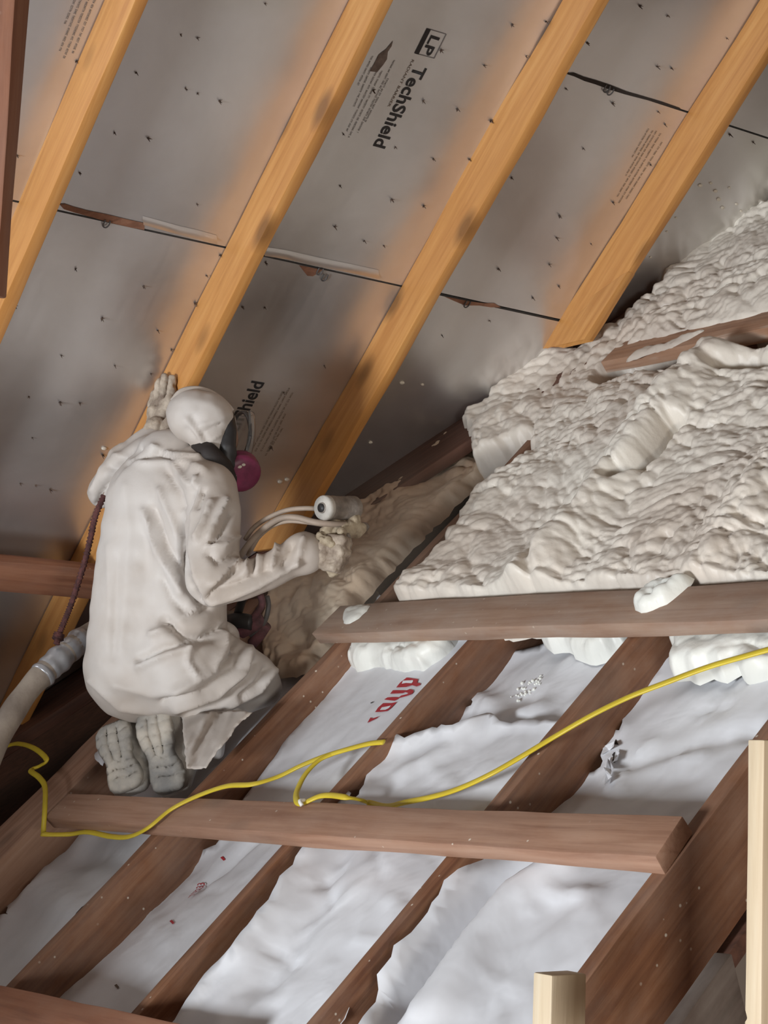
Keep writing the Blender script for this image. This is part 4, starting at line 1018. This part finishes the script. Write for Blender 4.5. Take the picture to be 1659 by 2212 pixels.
# ================================================================== SPRAY GUN
gun = empty('spray_gun', at(725, 1150, GD)); tag(gun, 'foam crusted spray gun with air cylinder pointed along the valley', 'spray gun')
cyA = at(697, 1097, 4.88); cyB = at(768, 1098, 4.97); cyx = norm(cyB-cyA); cl = float(np.linalg.norm(cyB-cyA)); rr = mpx(27, 4.9)
V, Fc = lathe([(rr*0.30, -0.004), (rr*0.42, -0.006), (rr*0.46, 0.001), (rr*0.94, 0.0), (rr, 0.006), (rr, cl*0.30), (rr*0.97, cl*0.31), (rr*0.97, cl*0.74), (rr*1.0, cl*0.75), (rr*1.0, cl*0.95), (rr*0.85, cl), (rr*0.3, cl+0.01)], cyA, cyx)
obj('air_cylinder', V, Fc, M_METAL, gun)
V, Fc = lathe([(rr*0.50, -0.0015), (rr*0.93, -0.0018), (rr*1.01, 0.003), (rr*1.02, 0.016), (rr*0.9, 0.017)], cyA, cyx); obj('cylinder_cap', V, Fc, M_BOOT, gun)
V, Fc = lathe([(rr*0.34, -0.008), (rr*0.36, -0.003), (rr*0.2, -0.002)], cyA, cyx); obj('cylinder_boss', V, Fc, M_BLACK, gun)
link('gun_body', blob_mesh([[(712, 1134, GD, 10), (745, 1136, GD+.02, 13), (778, 1140, GD+.05, 12)], [(700, 1150, GD, 9), (740, 1152, GD+.02, 12), (775, 1150, GD+.05, 9)], [(765, 1120, GD+.04, 13), (772, 1150, GD+.04, 10)]], 0.005, 2, 0.010, 60, 12), M_CRUST, gun)
link('gun_handle', blob_mesh([[(735, 1150, GD+.01, 13), (728, 1190, GD+.005, 13), (718, 1235, GD, 14)]], 0.005, 2, 0.006, 60, 13), M_CRUST, gun)
link('trigger', blob_mesh([[(752, 1155, GD+.01, 5), (757, 1175, GD+.01, 5), (750, 1195, GD+.01, 4)]], 0.003, 2), M_METAL, gun)
link('foam_crust', blob_mesh([[(700, 1165, GD-.03, 10), (715, 1172, GD-.035, 9)], [(738, 1150, GD-.02, 9)], [(690, 1158, GD-.02, 8)]], 0.004, 1, 0.010, 70, 15), M_CRUST, gun)
V, Fc = lathe([(0.010, 0), (0.012, 0.004), (0.012, 0.018), (0.007, 0.024), (0.003, 0.030)], at(780, 1138, GD+.05), cyx, 16); obj('nozzle', V, Fc, M_METAL, gun)
for path, r in (([(700, 1100, 4.93), (660, 1098, 4.93), (620, 1102, 4.95), (580, 1118, 4.98), (548, 1140, 5.0), (530, 1165, 5.02)], 0.0065),
                ([(762, 1133, 4.93), (720, 1132, 4.89), (680, 1128, 4.88), (640, 1118, 4.90), (605, 1120, 4.92), (570, 1142, 4.96), (540, 1172, 4.98), (520, 1200, 5.0)], 0.0085),
                ([(700, 1134, 4.92), (660, 1128, 4.91), (620, 1126, 4.93), (585, 1138, 4.97), (555, 1165, 5.0), (535, 1200, 5.02)], 0.006)):
    V, Fc = sweep(catmull([at(*p) for p in path], 6), r, up=-_fw, seg=10); obj('air_line', V, Fc, M_THIN, gun)

# ================================================================== HOSES, ROPE, CABLES
hose = empty('spray_hose', at(60, 1520, 5.15)); tag(hose, 'thick dirty insulated hose with duct tape running in behind the worker', 'hose')
HP = [(-60, 1720, 4.9), (-10, 1610, 5.05), (30, 1535, 5.14), (70, 1480, 5.20), (110, 1440, 5.25), (150, 1405, 5.30), (190, 1372, 5.36), (260, 1345, 5.44), (360, 1345, 5.48), (450, 1350, 5.46), (500, 1345, 5.40)]
hp = [at(*p) for p in HP]
V, Fc = sweep(catmull(hp, 6), 0.034, up=-_fw, seg=20, rfun=lambda t: 1+0.05*math.sin(t*40)); obj('hose_jacket', V, Fc, M_HOSE, hose)
tp = [at(88, 1462, 5.222), at(110, 1440, 5.25), at(150, 1405, 5.30), at(182, 1378, 5.35)]
V, Fc = sweep(catmull(tp, 10), 0.037, up=-_fw, seg=20, rfun=lambda t: 1+0.10*math.sin(t*23)*math.sin(t*9)); tp_o = obj('duct_tape', V, Fc, M_TAPE, hose); tp_o['label'] = 'shiny silver duct tape wrap'
bun = empty('hose_bundle', at(540, 1340, 5.2)); tag(bun, 'dark scuffed hoses and fitting hanging under the forearm', 'hose')
for path, r, m in (([(500, 1350, 5.38), (512, 1330, 5.28), (522, 1300, 5.2), (532, 1282, 5.17)], 0.012, M_BLACK), ([(490, 1345, 5.3), (515, 1340, 5.22), (545, 1345, 5.2)], 0.022, M_BLACK),
                   ([(530, 1350, 5.22), (550, 1330, 5.2), (566, 1305, 5.18), (562, 1285, 5.17)], 0.010, M_SCUFF), ([(540, 1372, 5.24), (570, 1345, 5.21), (580, 1310, 5.2), (577, 1288, 5.19)], 0.007, M_GREYRUB),
                   ([(520, 1365, 5.24), (548, 1350, 5.22), (570, 1335, 5.22)], 0.020, M_SCUFF), ([(545, 1390, 5.26), (560, 1372, 5.24), (575, 1350, 5.22)], 0.016, M_SCUFF)):
    V, Fc = sweep(catmull([at(*p) for p in path], 6), r, up=-_fw, seg=12); obj('hose_run', V, Fc, m, bun)
RO = [(225, 1070, 5.18), (206, 1115, 5.17), (196, 1160, 5.20), (184, 1210, 5.22), (168, 1262, 5.24), (152, 1310, 5.25), (140, 1340, 5.25), (128, 1370, 5.25), (122, 1392, 5.235)]
V, Fc = sweep(catmull([at(*p) for p in RO], 14), 0.0085, up=-_fw, seg=9, rfun=lambda t: 1+0.25*math.sin(t*300)+(0.9 if 0.86 < t < 0.93 else 0)); tag(obj('rope', V, Fc, M_ROPE), 'dark red rope strung from the worker down to the taped hose', 'rope')
def cable(px, label, r=(0.0088, 0.0042), group='yellow cables over the joists', seg=10):
    pts = [LW(*onL(x, y, h), h) for x, y, h in px]
    V, Fc = sweep(catmull(pts, 8), r[0], r[1], up=NL, seg=seg); return tag(obj('electric_cable', V, Fc, M_CABLE), label, 'cable', group)
cable([(-40, 1640, .06), (20, 1610, .06), (50, 1608, .06), (80, 1620, .06), (101, 1642, .05), (85, 1655, .04), (66, 1664, .05), (85, 1680, .06), (97, 1700, .06), (97, 1745, .055), (94, 1795, .03), (98, 1802, .03), (150, 1802, .0), (190, 1797, .0), (240, 1807, .0), (280, 1807, .02), (320, 1788, .05), (370, 1748, .052), (430, 1718, .052), (490, 1698, .05), (545, 1694, .04), (600, 1678, .02), (650, 1654, .015), (700, 1634, .015), (760, 1616, .012), (800, 1606, .01), (829, 1603, .006)],
      'yellow electrical cable draped over the strap below the worker')
cable([(725, 1626, .012), (690, 1642, .02), (660, 1672, .025), (642, 1708, .03), (641, 1728, .045), (650, 1736, .047), (664, 1731, .047), (690, 1720, .047), (715, 1718, .046), (745, 1722, .046), (775, 1727, .02), (800, 1735, -.005), (835, 1742, -.005), (875, 1733, .0), (930, 1722, .0), (990, 1704, .01), (1060, 1672, .02), (1130, 1632, .02), (1200, 1590, .02), (1280, 1544, .03), (1360, 1505, .03), (1440, 1474, .03), (1520, 1444, .03), (1600, 1420, .03), (1720, 1388, .03), (1900, 1350, .05)],
      'yellow electrical cable looping at the white staple then rising to the right')
a = LW(*onL(652, 1736, .052), .052); V, Fc = sweep(catmull([a-Jv*.006-Qv*.008, a+NL*.008, a+Jv*.012+Qv*.002], 4), 0.005, up=NL, seg=6); tag(obj('cable_staple', V, Fc, M_WHITEP), 'small white plastic staple pinning the cable to the long strap', 'staple')

# foam droplets on the torn flap
fl = [o for o in COL.objects if o.get('label', '').startswith('greyer torn')][0]
bm = bmesh.new()
for i in range(34):
    t = rnd.random(); x = 1105+60*t+rnd.uniform(-12, 12); y = 1515-48*t+rnd.uniform(-12, 12)
    q, j, h = on_sheet('cd_flap', x, y)
    bmesh.ops.create_icosphere(bm, subdivisions=1, radius=rnd.uniform(.002, .0055), matrix=Matrix.Translation(Vector(tuple(LW(q, j, h+.002)))))
me = bpy.data.meshes.new('foam_droplets'); bm.to_mesh(me); bm.free(); o = link('foam_droplets', me, M_WFOAM, fl); o['kind'] = 'stuff'

# ================================================================== SPRAY MIST
mv, nt, b = newmat('spray_mist'); N = NB(nt); nt.nodes.remove(b)
tc = N.n('ShaderNodeTexCoord'); ln = N.n('ShaderNodeVectorMath', operation='LENGTH'); N.l(tc.outputs['Object'], ln.inputs[0])
fall = N.ramp(ln.outputs['Value'], [(0.25, (1, 1, 1)), (0.98, (0, 0, 0))])
nz = N.ramp(N.noise(tc.outputs['Object'], 2.2, 4), [(0.32, (0.25,)*3), (0.68, (1,)*3)])
den = N.math('MULTIPLY', N.math('MULTIPLY', fall, nz), 1.7)
pv_ = N.n('ShaderNodeVolumePrincipled'); pv_.inputs['Color'].default_value = (0.82, 0.66, 0.52, 1); N.l(den, pv_.inputs['Density'])
N.l(pv_.outputs['Volume'], nt.nodes['Material Output'].inputs['Volume'])
bm = bmesh.new(); bmesh.ops.create_icosphere(bm, subdivisions=3, radius=1.0)
me = bpy.data.meshes.new('spray_mist'); bm.to_mesh(me); bm.free()
c = at(800, 1195, 5.05); wdir = norm(at(1000, 1010, 5.4)-at(620, 1330, 5.0)); sdir = norm(np.cross(wdir, NL)); 
mist = link('spray_mist', me, mv, None, True, frame(c, wdir*0.46, sdir*0.24, norm(np.cross(sdir, wdir))*0.20))
tag(mist, 'tan cloud of spray mist drifting in front of the gun', 'mist', kind='stuff')
